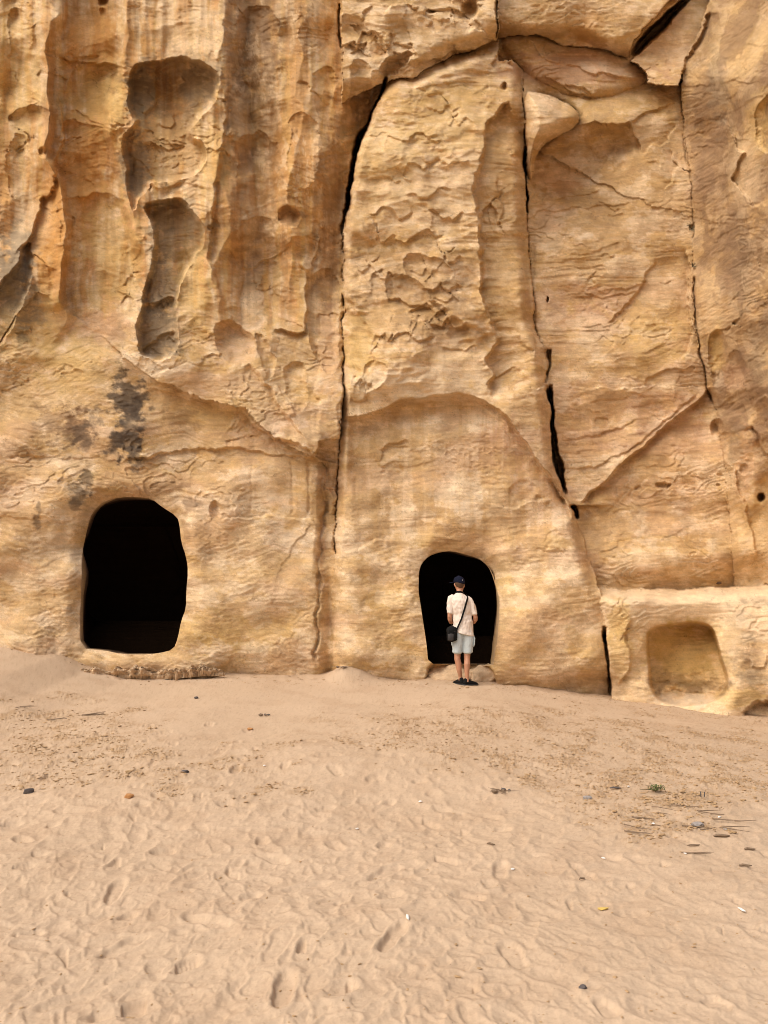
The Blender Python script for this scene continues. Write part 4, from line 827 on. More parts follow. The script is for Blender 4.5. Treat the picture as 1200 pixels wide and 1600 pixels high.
#__OBJECTS__
# ------------------------------------------------------------------ small solids
def tubes(name, paths, mat, parent=None, voxel=None, smooth=3, seg=12, fn=None):
    """paths: list of [(point, rx, ry)...]; swept ellipses with rounded ends; optionally fused into one skin"""
    co, fc = [], []
    for path in paths:
        pts = [Vector(p[0]) for p in path]; n = len(pts); b0 = len(co)
        tang = [(pts[min(i + 1, n - 1)] - pts[max(i - 1, 0)]).normalized() for i in range(n)]
        ref = Vector((1, 0, 0)) if abs(tang[0].x) < .8 else Vector((0, 1, 0))
        secs = []
        for i in range(n):
            t = tang[i]; xx = (ref - t * ref.dot(t)).normalized(); yy = t.cross(xx)
            secs.append((pts[i], xx, yy, path[i][1], path[i][2], t))
        full = []
        p, xx, yy, rx, ry, t = secs[0]; e_ = min(rx, ry)
        for k in (0.0, .5, .85): full.append((p - t * e_ * .7 * (1 - k) ** 1.5, xx, yy, rx * math.sin(k * math.pi / 2 + .02), ry * math.sin(k * math.pi / 2 + .02)))
        full += [s[:5] for s in secs]
        p, xx, yy, rx, ry, t = secs[-1]; e_ = min(rx, ry)
        for k in (.85, .5, 0.0): full.append((p + t * e_ * .7 * (1 - k) ** 1.5, xx, yy, rx * math.sin(k * math.pi / 2 + .02), ry * math.sin(k * math.pi / 2 + .02)))
        for p, xx, yy, rx, ry in full:
            for k in range(seg):
                a_ = 2 * math.pi * k / seg; co.append(p + xx * rx * math.cos(a_) + yy * ry * math.sin(a_))
        m = len(full)
        for i in range(m - 1):
            for k in range(seg):
                fc.append((b0 + i * seg + k, b0 + i * seg + (k + 1) % seg, b0 + (i + 1) * seg + (k + 1) % seg, b0 + (i + 1) * seg + k))
        fc.append(tuple(b0 + k for k in range(seg))[::-1]); fc.append(tuple(b0 + (m - 1) * seg + k for k in range(seg)))
    me = bpy.data.meshes.new(name); me.from_pydata([tuple(c) for c in co], [], fc); me.update()
    o = bpy.data.objects.new(name, me); link(o, parent)
    if voxel:
        r = o.modifiers.new('r', 'REMESH'); r.mode = 'VOXEL'; r.voxel_size = voxel
        s = o.modifiers.new('s', 'SMOOTH'); s.iterations = smooth; s.factor = .5
        dg = bpy.context.evaluated_depsgraph_get(); me2 = bpy.data.meshes.new_from_object(o.evaluated_get(dg)); o.modifiers.clear(); o.data = me2; me2.name = name; me = me2
    if fn:
        for v in me.vertices: v.co = fn(v.co)
    me.polygons.foreach_set('use_smooth', np.ones(len(me.polygons), bool)); me.materials.clear(); me.materials.append(mat); me.update(); return o
def rock_blob(name, size, mat, seed, parent=None, flat=1.0, sub=2, rough=.25):
    import bmesh
    bm = bmesh.new(); bmesh.ops.create_icosphere(bm, subdivisions=sub, radius=1.0); r_ = random.Random(seed); off = Vector((r_.uniform(0, 50), r_.uniform(0, 50), r_.uniform(0, 50)))
    from mathutils import noise
    for v in bm.verts:
        n = noise.noise(v.co * 1.1 + off) * rough * 2 + noise.noise(v.co * 2.6 + off) * rough * .6
        c = v.co * (1 + n); c.x = math.copysign(abs(c.x) ** .8, c.x)
        v.co = Vector((c.x * size[0], c.y * size[1], c.z * size[2] * flat))
    me = bpy.data.meshes.new(name); bm.to_mesh(me); bm.free(); me.materials.append(mat)
    me.polygons.foreach_set('use_smooth', np.full(len(me.polygons), sub > 2, bool))
    o = bpy.data.objects.new(name, me); link(o, parent); return o

STONE = plain('pale_stone', (.50, .36, .22), .95, 14, .3, .02); DSTONE = plain('dark_stone', (.10, .085, .08), .9, 40, .3, .01); GSTONE = plain('grey_stone', (.30, .27, .25), .9, 40, .25, .01)
OSTONE = plain('orange_stone', (.42, .21, .08), .9, 30, .35, .02); CLODM = plain('sand_crust', (.40, .265, .14), .95, 20, .25, .01); TWIG = plain('dry_twig', (.20, .14, .09), .9, 60, .4, .0)
WHITE = plain('white_scrap', (.78, .75, .70), .7, 30, .1, 0); GREEN = plain('green_leaf', (.10, .13, .035), .8, 60, .4, 0); DRYG = plain('dry_plant', (.15, .12, .07), .9, 60, .4, 0); YELL = plain('yellow_scrap', (.62, .44, .12), .7, 30, .15, 0)

# threshold stones under the smaller doorway
def place(o, u, v, sink=.3, rz=0, Y=None):
    p = ground_pt(u, v) if Y is None else wpt(u, v, Y)
    o.location = p; o.rotation_euler = (0, 0, rz); return o
zs = ground_z(to_world(720, 1060, 12.3)[0], 12.3)
def sill_stone(u0, u1, vt, Y, h, dpt, label, seed):
    a_ = to_world(u0, vt, Y); b_ = to_world(u1, vt, Y); w_ = (b_[0] - a_[0]) / 2
    o = rock_blob('threshold_stone', (w_ * 1.05, dpt, h / 2 * 1.15), STONE, seed, None, 1, 5, .16)
    at_ = o.data.color_attributes.new('tint', 'FLOAT_COLOR', 'POINT'); at_.data.foreach_set('color', np.tile(np.array([.60, .43, .27, 1], f32), len(o.data.vertices)))
    o.data.materials.clear(); o.data.materials.append(ROCK); o.data.polygons.foreach_set('use_smooth', np.ones(len(o.data.polygons), bool))
    from mathutils import noise
    for v in o.data.vertices: v.co = v.co * (1 + .10 * noise.noise(v.co * 9 + Vector((seed, 0, 0))) + .05 * noise.noise(v.co * 24))
    o.location = ((a_[0] + b_[0]) / 2, Y, a_[2] - h / 2); return tag(o, label, 'stone')
sill_stone(668, 734, 1044, 12.62, .34, .24, 'rounded pale stone slab forming the left half of the step below the smaller doorway', 3)
sill_stone(732, 778, 1041, 12.66, .34, .24, 'tan stone at the right end of the step, behind the standing man', 9)
# flat slab and crumbly bedrock strip in front of the larger doorway
def strip(name, pts, Y, hh, dd, mat, label, cat, seed):
    n = len(pts) * 6; P = np.array(pts, float); n *= 6; t = np.linspace(0, len(P) - 1, n); u = np.interp(t, range(len(P)), P[:, 0]); v = np.interp(t, range(len(P)), P[:, 1])
    r_ = np.random.default_rng(seed); co = []; k = 22; nz = fbm(np.arange(n)[:, None] / 14.0 + seed, np.arange(k)[None] / 5.0, 5, 900 + seed, .65); nl = np.tanh(4 * perlin(np.arange(k)[None] / 2.2 + .6 * perlin(np.arange(n)[:, None] / 30.0, np.zeros((1, 1)), 5), np.arange(n)[:, None] / 60.0, 905)); gap = fbm(np.arange(n) / 22.0, np.zeros(n) + seed, 3, 911)
    for i in range(n):
        x, y, z = to_world(u[i], v[i], Y); e_ = math.sin(math.pi * (i + .5) / n) ** .6 * (.62 + .5 * float(gap[i]))
        for j in range(k):
            a_ = math.pi * j / (k - 1) - .2
            co.append((x + r_.normal(0, .006), y - dd * e_ * math.cos(a_ - .9) * (1 + .45 * float(nz[i, j]) + .12 * float(nl[i, j])), z - .10 + (hh + .05) * e_ * math.sin(a_) * (1 + .22 * float(nz[i, j])) if math.sin(a_) > 0 else z - .15))
    f = [(i * k + j, i * k + k + j, i * k + k + j + 1, i * k + j + 1) for i in range(n - 1) for j in range(k - 1)]
    cs = np.zeros((len(co), 3), f32) + np.array([.56, .40, .25], f32) * (1 + .18 * nz.reshape(-1, 1)); o = mesh_np(name, co, f, ROCK, None, True, cs); return tag(o, label, cat)
strip('bedrock_ledge', [(118, 1040), (160, 1044), (210, 1047), (260, 1048), (300, 1048), (345, 1046)], 12.2, .16, .26, STONE, 'low crumbling ledge of bedrock in the sand below the larger doorway', 'rock', 5)
strip('flat_slab', [(255, 1046), (290, 1044), (320, 1041), (352, 1041)], 12.1, .12, .20, OSTONE if False else STONE, 'flat pale slab on the right end of the crumbling ledge under the larger doorway', 'rock', 8)

# ------------------------------------------------------------------ litter on the sand
def chip(name, r, mat, seed, flat=.5, sub=1): return rock_blob(name, (r, r * .7, r), mat, seed, None, flat, sub, .25)
def twig_mesh(name, L_, seed, n=1, mat=None, spread=.6):
    r_ = random.Random(seed); P = []
    for k in range(n):
        a_ = r_.uniform(-spread, spread); p = Vector((r_.uniform(-.02, .02), r_.uniform(-.02, .02), .008)); path = []
        for i in range(5):
            path.append((p.copy(), .0030 * (1 - i * .16) * (L_ / .2) ** .3, .0045 * (1 - i * .16) * (L_ / .2) ** .3)); a_ += r_.uniform(-.35, .35); p = p + Vector((math.cos(a_), math.sin(a_), r_.uniform(-.05, .12))) * L_ / 4
        P.append(path)
    return tubes(name, P, mat or TWIG, seg=5)
spec = [('dark_stone', 45, 1238, .042, DSTONE, 'dark grey flat stone on the sand near the left edge', 'stone'),
        ('orange_stone', 201, 1246, .036, OSTONE, 'small orange brown rock on the footprinted sand, right of the dark flat stone', 'stone'),
        ('blue_grey_stone', 918, 1249, .038, GSTONE, 'rounded bluish grey stone left of the small dark log and the green sprig', 'stone'),
        ('grey_stone', 1090, 1292, .040, GSTONE, 'grey stone among the dry twigs at the right', 'stone'),
        ('black_stone', 911, 1544, .017, DSTONE, 'small black and white pebble in the smooth sand at the bottom right', 'stone'),
        ('black_stone', 1033, 1100, .045, DSTONE, 'small black stone at the lower left corner of the square niche', 'stone'),
        ('brown_stone', 1123, 911, .045, plain('brown_stone', (.14, .09, .06), .9, 30, .3, .01), 'lone brown stone resting on the sandy shelf above the low block', 'stone'),
        ('dark_stone', 307, 1091, .030, DSTONE, 'small dark stone on smooth sand in front of the larger doorway', 'stone'),
        ('dark_stone', 289, 1207, .034, DSTONE, 'round dark pebble in the trampled sand, right of the orange brown rock', 'stone'),
        ('ochre_stone', 391, 1140, .030, OSTONE, 'little ochre rock on trampled sand between the two doorways', 'stone')]
for k, (nm, u, v, r, m, lab, cat) in enumerate(spec):
    o = chip(nm, r, m, 40 + k, .55, 2); place(o, u, v, Y=(13.02 if v == 911 else None)); o.location.z += r * .2
    if v == 911: o.location = wpt(u, v, depth_at(u, v) - .03)
    tag(o, lab, cat)
# white and yellow scraps
for k, (u, v, lab) in enumerate([(657, 1255, 'white scrap alone on trampled sand below and left of the standing man'), (801, 1360, 'white scrap beside a long treaded footprint'), (637, 1435, 'thin white stick lying in a footprint near the bottom'),
                                 (1159, 1423, 'small white stick on smooth sand near the right edge'), (1021, 1290, 'white scrap at the left end of the twig patch'), (1133, 1297, 'white scrap above the dark log right of the grey stone'), (1124, 1278, 'tiny white scrap above the grey stone'), (982, 1230, 'white scrap between the small dark log and the green sprig'),
                                 (1071, 1335, 'pale scrap just below the twig patch'), (943, 1343, 'pale chip on the sand below and left of the twig patch'), (413, 1198, 'tiny white chip on trampled sand near the middle'), (558, 1296, 'white pebble on trampled sand left of the isolated white scrap')]):
    L_ = .036 if k in (2, 3) else .015
    o = rock_blob('white_stick' if k in (2, 3) else 'white_scrap', (L_, .008 if k in (2, 3) else .011, .006), WHITE, 80 + k, None, 1, 1, .2); place(o, u, v, rz=.6 * k + (.5 if k == 2 else 0)); o.location.z += .006; tag(o, lab, 'litter')
o = rock_blob('yellow_scrap', (.032, .012, .007), YELL, 99, None, 1, 1, .2); place(o, 942, 1422, rz=.1); o.location.z += .006; tag(o, 'small yellow scrap on smooth sand at the lower right', 'litter')
for k, (u, v, lab) in enumerate([(416, 1300, 'x')][:0]): pass
# little logs and dark sticks
for k, (u, v, L_, r, rz, lab) in enumerate([(962, 1233, .15, .016, -.15, 'short dark stick left of the green sprig'), (1128, 1308, .17, .018, -.05, 'dark weathered piece of wood at the right end of the twig patch'), (1084, 1323, .16, .010, .2, 'thin dark stick below the twig patch'),
                                            (1172, 1329, .11, .014, -.1, 'brown bit of wood by the right edge above another like it'), (1165, 1355, .12, .014, -.1, 'brown bit of wood lying lowest near the right edge'), (1099, 1247, .06, .016, 1.2, 'pair of dark upright bits by the crumbly sand at the right'),
                                            (767, 1321, .09, .012, -.6, 'small dark stick on footprinted sand below the standing man'), (910, 1376, .07, .010, .5, 'tiny dark twig on smooth sand at the lower right')]):
    P = [[(Vector((-L_ / 2, 0, 0)), r * .6, r * .5), (Vector((-L_ / 5, .01, .006)), r, r * .8), (Vector((L_ / 5, -.006, .004)), r * .9, r * .8), (Vector((L_ / 2, .008, 0)), r * .4, r * .35)]]
    if k == 5: P = [[(Vector((-.03, 0, 0)), .008, .008), (Vector((-.03, 0, .06)), .007, .007)], [(Vector((.015, 0, 0)), .008, .008), (Vector((.02, 0, .055)), .007, .007)]]
    o = tubes('driftwood_stick', P, TWIG if k not in (0, 5) else DSTONE, seg=7); place(o, u, v, rz=rz if k != 5 else 0); o.location.z += .008; o.scale = (.62, .62, .62); tag(o, lab, 'stick')
# debris heaps
def heap(u, v, label, seed, n=8, L_=.14, stones=5, mats=(DSTONE, TWIG)):
    root = empty('debris_heap', ground_pt(u, v)); r_ = random.Random(seed)
    t = twig_mesh('twig', L_, seed, n, mats[1], 3.1); t.parent = root
    for k in range(stones):
        c = chip('chunk', r_.uniform(.014, .035), mats[k % 2], seed + k, .6, 1); c.parent = root; c.location = (r_.uniform(-.09, .09), r_.uniform(-.06, .06), .008)
    return tag(root, label, 'debris')
heap(786, 1238, 'small dark heap of charred bits on the sand below the standing man', 11)
heap(535, 1043, 'little pile of dry twigs and chips where the long crack meets the sand', 12, 12, .2, 7)
heap(415, 1118, 'dark clump of dry bits on the sand between the doorways', 13, 4, .08, 5)
heap(695, 1122, 'dark clump of dry droppings on sand just below the doorway step', 14, 3, .06, 4) if False else None
for k, (u, v, n, L_, lab) in enumerate([(130, 1118, 9, .26, 'dry leafless sprig lying on sand in front of the larger doorway'), (75, 1125, 3, .26, 'thin bare twig lying flat on crumbly sand near the left edge'), (35, 1105, 5, .2, 'tangle of dry twigs half buried at the left edge')]):
    o = twig_mesh('dry_sprig', L_, 50 + k, n, TWIG, .5); place(o, u, v, rz=.3 - .5 * k); tag(o, lab, 'twigs')
# twig patch at the right
tw = []
for k in range(16):
    u, v = random.uniform(960, 1150), 1275 + random.uniform(-20, 60); v = v + (u - 1040) * .18
    o = twig_mesh('dry_twig', random.uniform(.08, .24), 200 + k, random.choice([1, 1, 2]), TWIG, .4); place(o, u, v, rz=random.uniform(-.7, .3)); tag(o, 'thin dry twig in the scattered patch of twigs around the grey stone', 'twig', 'dry twigs scattered on the sand at the right')
# green sprig
g = empty('green_sprig', ground_pt(1024, 1238)); r_ = random.Random(5); stem = []
for k in range(9):
    a_ = r_.uniform(0, 6.28); stem.append([(Vector((0, 0, 0)), .004, .004), (Vector((.05 * math.cos(a_), .04 * math.sin(a_), .04)), .003, .003), (Vector((.10 * math.cos(a_), .06 * math.sin(a_), .055 + .02 * r_.random())), .002, .002)])
stem.append([(Vector((0, 0, .01)), .006, .006), (Vector((-.10, .02, .02)), .005, .005), (Vector((-.16, .03, .01)), .003, .003)])
tubes('stem', stem, DRYG, g, seg=5)
lc, lf = [], []
for k in range(150):
    a_ = r_.uniform(0, 6.28); q_ = r_.uniform(.02, 1); c = Vector((.10 * q_ * math.cos(a_) + .015, .06 * q_ * math.sin(a_), .02 + .05 * r_.random())); d1 = Vector((r_.uniform(-1, 1), r_.uniform(-1, 1), r_.uniform(-.3, 1))).normalized() * .014; d2 = d1.cross(Vector((r_.uniform(-1, 1), r_.uniform(-1, 1), 1))).normalized() * .006
    b0 = len(lc); lc += [c - d1, c + d2, c + d1, c - d2]; lf.append((b0, b0 + 1, b0 + 2, b0 + 3))
mesh_np('leaves', lc, lf, GREEN, g, False); g.children[-1]['kind'] = 'stuff'
g.scale = (.75, .75, .75); tag(g, 'small green sprig on the crumbly sand at the right', 'plant')
# dry tuft in the joint beside the buttress, and two green leaves
for (u, v, s_, lab, mat) in [(1080, 356, 1.0, 'dry dark tuft growing in the joint left of the buttress', DRYG), (1083, 415, .5, 'smaller dry tuft in the same joint, below the larger tuft', DRYG)]:
    y = depth_at(u, v) - .06; root = empty('cliff_tuft', wpt(u, v, y)); P = []
    for k in range(26):
        a_ = r_.uniform(0, 6.28); e_ = r_.uniform(-1.2, 1.2); P.append([(Vector((0, .05, 0)), .004, .004), (Vector((.07 * s_ * math.cos(a_), -.05 * s_, .08 * s_ * math.sin(a_))), .003, .003), (Vector((.11 * s_ * math.cos(a_ + .3), -.06 * s_, .12 * s_ * math.sin(a_ + .2))), .002, .002)])
    tubes('stem', P, mat, root, seg=4); tag(root, lab, 'plant')
# crumbs of crust: uncountable
cl = [rock_blob('c', (1, .8, .7), CLODM, 300 + k, None, .6, 1, .3) for k in range(5)]
base_m = [(np.array([v.co[:] for v in c.data.vertices]), np.array([p.vertices[:] for p in c.data.polygons])) for c in cl]
for c in cl: me_ = c.data; bpy.data.objects.remove(c); bpy.data.meshes.remove(me_)
PC, PF, off = [], [], 0; rr_ = np.random.default_rng(77); cnt = 0
ii = np.argwhere((crust > .25) & (PU > -20) & (PU < 1220) & (PV > 1060) & (YS < 12.3))
wts = crust[ii[:, 0], ii[:, 1]]; sel = rr_.choice(len(ii), 7000, p=wts / wts.sum())
allp = np.argwhere((PU > -20) & (PU < 1220) & (PV > 1070) & (PV < 1600)); sel2 = rr_.choice(len(allp), 700)
foot_ = np.argwhere((PU > -20) & (PU < 1220) & (PV - contact(PU) < 16) & (PV - contact(PU) > -3) & (YS < 12.75)); sel3 = rr_.choice(len(foot_), 1500)
for pick, arr in ((sel, ii), (sel2, allp), (sel3, foot_)):
    for s_ in pick:
        i, j = arr[s_]; y = YS[i, j]
        bmv, bmf = base_m[rr_.integers(5)]; sc_ = (rr_.gamma(2.0, .0030) + .003) * (1 if arr is ii else .55); sc_ = min(sc_, .024) if arr is not foot_ else min(sc_ * 1.8, .05); an = rr_.uniform(0, 6.28)
        v_ = bmv * np.array([rr_.uniform(.8, 1.5), rr_.uniform(.6, 1.1), rr_.uniform(.5, .9)]) * sc_; c_, s2 = math.cos(an), math.sin(an)
        v_ = np.stack([v_[:, 0] * c_ - v_[:, 1] * s2, v_[:, 0] * s2 + v_[:, 1] * c_, v_[:, 2]], -1) + np.array([XS[i, j], y, H[i, j] + sc_ * .25])
        PC.append(v_); PF.append(bmf + off); off += len(v_)
tag(mesh_np('crust_crumbs', np.concatenate(PC), np.concatenate(PF), CLODM, None, False), kind='stuff')

# ------------------------------------------------------------------ the man in the doorway
SKIN = plain('skin', (.47, .235, .14), .55, 30, .08, 0, .4); SHIRT = plain('shirt_cloth', (.74, .64, .55), .9, 120, .04, .002, .1); SHORT = plain('shorts_cloth', (.50, .56, .57), .9, 50, .10, .003, .1)
BLK = plain('black_fabric', (.007, .007, .007), .8, 80, .3, .002, .15); NAVY = plain('navy_cloth', (.008, .010, .024), .85, 90, .2, .001, .1); GREYF = plain('grey_fabric', (.045, .042, .042), .85, 90, .2, .002, .2); HAIR = plain('brown_hair', (.09, .05, .028), .7, 120, .3, .003, .3); SOLE = plain('sole_rubber', (.03, .03, .032), .7, 60, .2, 0)
feet = ground_pt(728, 1071); MY = feet.y
man = empty('person', (to_world(723, 1071, MY)[0], MY, feet.z)); man.scale = (.975, .975, .975)
gx = lambda x, y: ground_z(man.location.x + x, man.location.y + y) - feet.z
zl, zr = gx(-.0, .06), gx(.10, -.02)
V3 = Vector
# legs, close together; body sways a little to the left
def leg(hx, kx, ax_, ky, ay, z0):
    return [(V3((hx, .0, .90)), .090, .098), (V3((hx * .98, .0, .78)), .084, .092), (V3(((hx + kx) / 2, .0 + ky / 2, .64)), .070, .078), (V3((kx, ky, .50)), .054, .060), (V3((kx * 1.0, ky - .012, .42)), .050, .058), (V3((kx * .6 + ax_ * .4, (ky + ay) / 2 - .025, .34)), .052, .062), (V3((kx * .4 + ax_ * .6, (ky + ay) / 2 - .02, .25)), .043, .050), (V3((ax_, ay, .13 + z0)), .031, .037), (V3((ax_, ay, .06 + z0)), .033, .042)]
legL = leg(-.080, -.088, -.028, .03, .07, zl); legR = leg(.080, .070, .070, .02, -.01, zr)
torso = [(V3((0, 0, .86)), .145, .105), (V3((0, 0, .96)), .150, .108), (V3((0, .0, 1.06)), .132, .095), (V3((0, 0, 1.18)), .148, .10), (V3((0, -.01, 1.30)), .170, .112), (V3((0, -.012, 1.40)), .165, .10), (V3((0, 0, 1.455)), .10, .07), (V3((.0, .01, 1.49)), .056, .056), (V3((.006, .03, 1.55)), .052, .056)]
head = [(V3((.006, .045, 1.545)), .055, .062), (V3((.006, .05, 1.585)), .068, .080), (V3((.006, .048, 1.63)), .076, .094), (V3((.006, .042, 1.68)), .078, .099), (V3((.006, .038, 1.72)), .068, .085)]
def arm(s):
    return [(V3((s * .140, -.005, 1.395)), .050, .052), (V3((s * .172, -.01, 1.33)), .048, .050), (V3((s * .192, -.02, 1.22)), .042, .044), (V3((s * .212, -.02, 1.105)), .038, .040), (V3((s * .210, .005, 1.065)), .038, .037), (V3((s * .190, .09, 1.025)), .036, .034), (V3((s * .13, .20, 1.00)), .028, .026), (V3((s * .085, .255, 1.005)), .028, .018)]
paths = [legL, legR, torso, head, arm(-1), arm(1)]
# hands closed around a small camera held in front of the chest
for s in (-1, 1):
    paths.append([(V3((s * .088, .252, 1.002)), .030, .016), (V3((s * .070, .285, 1.020)), .036, .014), (V3((s * .064, .305, 1.032)), .034, .013)])
    for f_ in range(4):
        z = 1.055 - f_ * .019; L_ = (.9, 1.0, .95, .75)[f_]
        paths.append([(V3((s * .066, .300, z)), .0095, .0095), (V3((s * .060, .300 + .034 * L_, z + .002)), .009, .009), (V3((s * .042, .300 + .050 * L_, z + .002)), .0085, .0085), (V3((s * (.042 - .020 * L_), .300 + .048 * L_, z)), .0075, .0075)])
    paths.append([(V3((s * .078, .270, 1.035)), .013, .012), (V3((s * .060, .268, 1.055)), .011, .011), (V3((s * .040, .266, 1.058)), .0095, .0095)])
# nose, ears
paths.append([(V3((.006, .135, 1.655)), .010, .010), (V3((.006, .150, 1.622)), .013, .012)])
for s in (-1, 1): paths.append([(V3((.006 + s * .078, .042, 1.655)), .009, .017), (V3((.006 + s * .083, .036, 1.632)), .009, .018), (V3((.006 + s * .077, .042, 1.608)), .008, .011)])
paths.append([(V3((-.012, .127, 1.587)), .008, .007), (V3((.006, .133, 1.587)), .010, .008), (V3((.024, .127, 1.587)), .008, .007)])
body = tubes('body', paths, SKIN, man, .0055, 3, 14)
for s in (-1, 1):
    tubes('eye', [[(V3((.006 + s * .030, .124, 1.648)), .011, .011), (V3((.006 + s * .030, .128, 1.648)), .010, .010)]], WHITE, man, seg=8)
def folds(amt, k=22, seed=0):
    from mathutils import noise
    def fn(c):
        n = noise.noise(V3((c.x * k * .5, c.y * k * .5, c.z * k * .35 + seed))) + .5 * noise.noise(V3((c.x * k * 1.3 + 5, c.y * k, c.z * k * .9 + seed)))
        d_ = V3((c.x, c.y, 0)); d_ = d_.normalized() if d_.length > 1e-4 else d_
        return c + d_ * n * amt
    return fn
shirtp = [[(V3((.002, 0, .835)), .184, .146), (V3((.0, 0, .93)), .172, .136), (V3((0, 0, 1.04)), .162, .126), (V3((0, 0, 1.16)), .164, .122), (V3((0, -.01, 1.28)), .178, .128), (V3((0, -.012, 1.37)), .178, .124), (V3((0, -.008, 1.43)), .140, .104), (V3((0, .0, 1.470)), .086, .082)]]
for s in (-1, 1):
    shirtp.append([(V3((s * .110, -.005, 1.425)), .056, .060), (V3((s * .150, -.008, 1.395)), .058, .066), (V3((s * .178, -.012, 1.32)), .056, .068), (V3((s * .194, -.018, 1.22)), .054, .068), (V3((s * .202, -.020, 1.16)), .055, .070)])
sh_f = folds(.017, 24, 3)
def shirt_fn(c):
    c = sh_f(V3((c.x, c.y, max(c.z, .828)))) if abs(c.x) < .2 else sh_f(c)
    if abs(c.x) < .2 and c.z < .95: c = V3((c.x, c.y, c.z - .085 * ss(.95, .88, c.z) * (c.x + .02) * 3.0))   # hem hangs lower on the right
    return c
tubes('tshirt', shirtp, SHIRT, man, .0075, 3, 18, shirt_fn)
shortp = []
for s, kx in ((-1, -.088), (1, .076)):
    shortp.append([(V3((s * .070, 0, .90)), .082, .105), (V3((s * .081, 0, .82)), .096, .114), (V3((s * .088, .005, .70)), .092, .104), (V3((kx + s * .004, .012, .58)), .084, .094), (V3((kx + s * .006, .018, .535)), .085, .096)])
shortp.append([(V3((0, 0, .86)), .156, .122), (V3((0, 0, 1.00)), .152, .116)])
shorts = tubes('shorts', shortp, SHORT, man, .0075, 3, 16, folds(.008, 24, 9))
for s in (-1, 1):
    pk = tubes('cargo_pocket', [[(V3((s * .172, 0, .79)), .012, .055), (V3((s * .182, .002, .76)), .016, .066), (V3((s * .178, .006, .66)), .016, .066), (V3((s * .168, .01, .63)), .012, .055)]], SHORT, shorts, seg=12)
def shoe(x, y, z, ang):
    root = tubes('shoe', [[(V3((0, -.060, .045)), .036, .040), (V3((0, -.02, .050)), .041, .048), (V3((0, .06, .045)), .044, .040), (V3((0, .13, .034)), .046, .030), (V3((0, .185, .026)), .036, .020)], [(V3((0, -.045, .07)), .036, .030), (V3((0, -.02, .098)), .038, .036)]], BLK, man, .006, 3, 12)
    tubes('sole', [[(V3((0, -.085, .012)), .032, .014), (V3((0, -.02, .012)), .042, .015), (V3((0, .08, .012)), .047, .014), (V3((0, .15, .012)), .046, .013), (V3((0, .205, .016)), .028, .010)]], SOLE, root, seg=12)
    lp = tubes('lace', [[(V3((-.02, .03, .092)), .004, .004), (V3((.0, .04, .096)), .004, .004), (V3((.05, .05, .100)), .003, .003), (V3((.075, .035, .075)), .003, .003)], [(V3((.02, .05, .086)), .004, .004), (V3((-.03, .062, .088)), .004, .004)]], BLK, root, seg=6)
    root.location = (x, y, z); root.rotation_euler = (0, 0, ang); return root
shoe(-.028, .075, zl - .002, math.radians(28)); shoe(.075, -.005, zr - .002, math.radians(-62))
tubes('hair', [[(V3((.006, .02, 1.60)), .060, .070), (V3((.006, .022, 1.64)), .078, .088), (V3((.006, .026, 1.69)), .082, .096), (V3((.006, .03, 1.72)), .07, .085)]], HAIR, man, .008, 2, 14)
cap = tubes('cap', [[(V3((.006, .028, 1.672)), .089, .108), (V3((.006, .028, 1.70)), .091, .110), (V3((.006, .030, 1.735)), .084, .102), (V3((.006, .032, 1.765)), .062, .078), (V3((.006, .034, 1.780)), .028, .034)], ], NAVY, man, .006, 3, 20)
vb, fb = [], []
for i in range(9):
    t = (i / 8 - .5) * 2
    for j in range(5):
        q_ = j / 4; vb.append((-.07 * q_ * .9 + .006 + t * .078 * (1 - .12 * q_), .030 + .095 * math.sqrt(max(1 - .75 * t * t, 0)) + q_ * .07 * (1 - .35 * t * t), 1.690 - .018 * q_ - .012 * t * t))
for i in range(8):
    for j in range(4): fb.append((i * 5 + j, i * 5 + 5 + j, i * 5 + 6 + j, i * 5 + 1 + j))
br = mesh_np('brim', vb, fb, NAVY, cap); so = br.modifiers.new('t', 'SOLIDIFY'); so.thickness = .006
cap.rotation_euler = (0, 0, 0)
# the head looks a little to the left: turn cap so that the brim shows on the left
def rot_about(o, c, ang):
    M = Matrix.Translation(c) @ Matrix.Rotation(ang, 4, 'Z') @ Matrix.Translation(-c); o.data.transform(M)
for o_ in (cap, br): rot_about(o_, V3((.006, .03, 0)), math.radians(28))
# small woven mark on the back of the cap (illegible dashes)
for k in range(6):
    a_ = math.radians(-62 + k * 5.5); cx, cy = .006 + .094 * math.cos(a_) * .98, .03 + .112 * math.sin(a_)
    z = 1.715 - .002 * k + (.004 if k % 2 else 0)
    tubes('cap_mark', [[(V3((cx, cy, z - .005)), .0030, .0030), (V3((cx - .001, cy, z + .006)), .0030, .0030)]], WHITE, cap, seg=6)
tag(man, 'man in cream t-shirt, pale shorts and dark cap, seen from behind at the smaller doorway', 'person')
def strap(name, pts, w, th, mat, parent=None):
    P = [V3(p) for p in pts]; co, fc = [], []
    for i, p in enumerate(P):
        t = (P[min(i + 1, len(P) - 1)] - P[max(i - 1, 0)]).normalized(); out = V3((p.x * .6, p.y, 0)).normalized(); out = (out - t * out.dot(t)).normalized(); sd2 = t.cross(out)
        co += [p + sd2 * w / 2 + out * th, p - sd2 * w / 2 + out * th, p - sd2 * w / 2 - out * th, p + sd2 * w / 2 - out * th]
    for i in range(len(P) - 1):
        for k in range(4): fc.append((i * 4 + k, i * 4 + (k + 1) % 4, i * 4 + 4 + (k + 1) % 4, i * 4 + 4 + k))
    fc.append((0, 1, 2, 3)); fc.append(tuple((len(P) - 1) * 4 + k for k in (3, 2, 1, 0)))
    me = bpy.data.meshes.new(name); me.from_pydata([tuple(c) for c in co], [], fc); me.materials.append(mat); o = bpy.data.objects.new(name, me); link(o, parent); return o
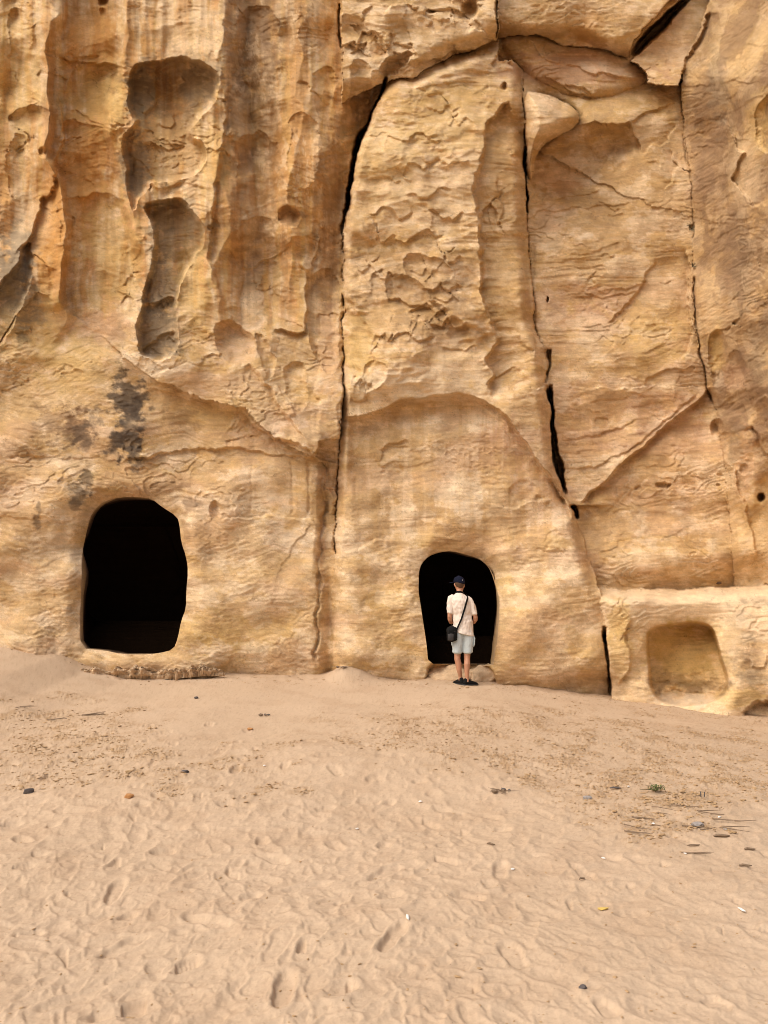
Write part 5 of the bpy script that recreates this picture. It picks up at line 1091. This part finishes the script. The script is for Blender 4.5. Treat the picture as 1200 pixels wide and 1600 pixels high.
# shoulder bag hanging at the left hip from a diagonal strap
bagroot = empty('camera_bag', man.location); bagroot.scale = man.scale
bx, by, bz = -.195, -.115, .815
bag = tubes('bag_body', [[(V3((bx, by, bz - .085)), .070, .050), (V3((bx, by, bz - .05)), .078, .056), (V3((bx, by, bz + .03)), .084, .060), (V3((bx, by, bz + .085)), .082, .058), (V3((bx, by, bz + .105)), .066, .046)]], BLK, bagroot, .006, 2, 20, lambda c: V3((bx + math.copysign(min(abs(c.x - bx) * 1.18, .082), c.x - bx), by + math.copysign(min(abs(c.y - by) * 1.18, .060), c.y - by), c.z)))
tubes('front_pocket', [[(V3((bx - .022, by - .060, bz - .085)), .046, .016), (V3((bx - .022, by - .064, bz - .03)), .050, .022), (V3((bx - .022, by - .062, bz + .012)), .048, .016)]], GREYF, bagroot, seg=14)
tubes('lid', [[(V3((bx, by, bz + .050)), .090, .066), (V3((bx, by, bz + .085)), .091, .067), (V3((bx, by, bz + .115)), .078, .056)]], BLK, bagroot, .007, 2, 20)
tubes('zip', [[(V3((bx + .0, by - .064, bz + .044)), .003, .003), (V3((bx + .04, by - .064, bz + .052)), .003, .003), (V3((bx + .082, by - .045, bz + .044)), .003, .003)]], GREYF, bagroot, seg=6)
strap('strap', [(bx + .075, by - .02, bz + .08), (-.085, -.150, .97), (-.035, -.150, 1.07), (.005, -.146, 1.17), (.045, -.146, 1.27), (.085, -.142, 1.37), (.108, -.118, 1.425), (.116, -.07, 1.462), (.112, -.01, 1.478), (.105, .06, 1.455), (.08, .115, 1.39), (.02, .135, 1.28), (-.06, .140, 1.16), (-.13, .120, 1.02), (-.20, .05, .92), (bx - .07, by + .03, bz + .09)], .028, .003, BLK, bagroot)
tag(bagroot, 'black and grey camera bag hanging at the man\'s left hip on a diagonal strap', 'bag')
# camera held in front, on a neck strap
cr = empty('camera', man.location); cr.scale = man.scale
tubes('camera_body', [[(V3((-.058, .312, 1.03)), .022, .036), (V3((0, .312, 1.03)), .024, .040), (V3((.058, .312, 1.03)), .022, .036)]], BLK, cr, seg=12)
tubes('lens', [[(V3((0, .33, 1.03)), .032, .032), (V3((0, .40, 1.03)), .030, .030)]], BLK, cr, seg=16)
strap('neck_strap', [(-.058, .305, 1.06), (-.075, .20, 1.25), (-.078, .10, 1.43), (-.072, .03, 1.492), (-.045, -.035, 1.515), (0, -.058, 1.522), (.045, -.035, 1.515), (.078, .03, 1.492), (.082, .10, 1.43), (.078, .20, 1.25), (.062, .305, 1.06)], .030, .005, BLK, cr)
tag(cr, 'camera on a dark neck strap, held in front of the man in the doorway', 'camera')

# he stands with his weight on one leg, shoulders a little tilted
def sway(c, s_=1.0):
    t = max(c.z - .25, 0); k = .020 * math.sin(min(t, 1.6) * 2.6) - .022 * ss(1.0, 1.6, c.z)
    return V3((c.x + k, c.y, c.z - (c.x * .10 * ss(.95, 1.35, c.z) if abs(c.x) > .0 else 0)))
for root_ in (man, bagroot, cr):
    for o_ in root_.children_recursive:
        if o_.type != 'MESH' or o_.name.startswith(('shoe', 'sole', 'lace')): continue
        for v_ in o_.data.vertices: v_.co = sway(v_.co)
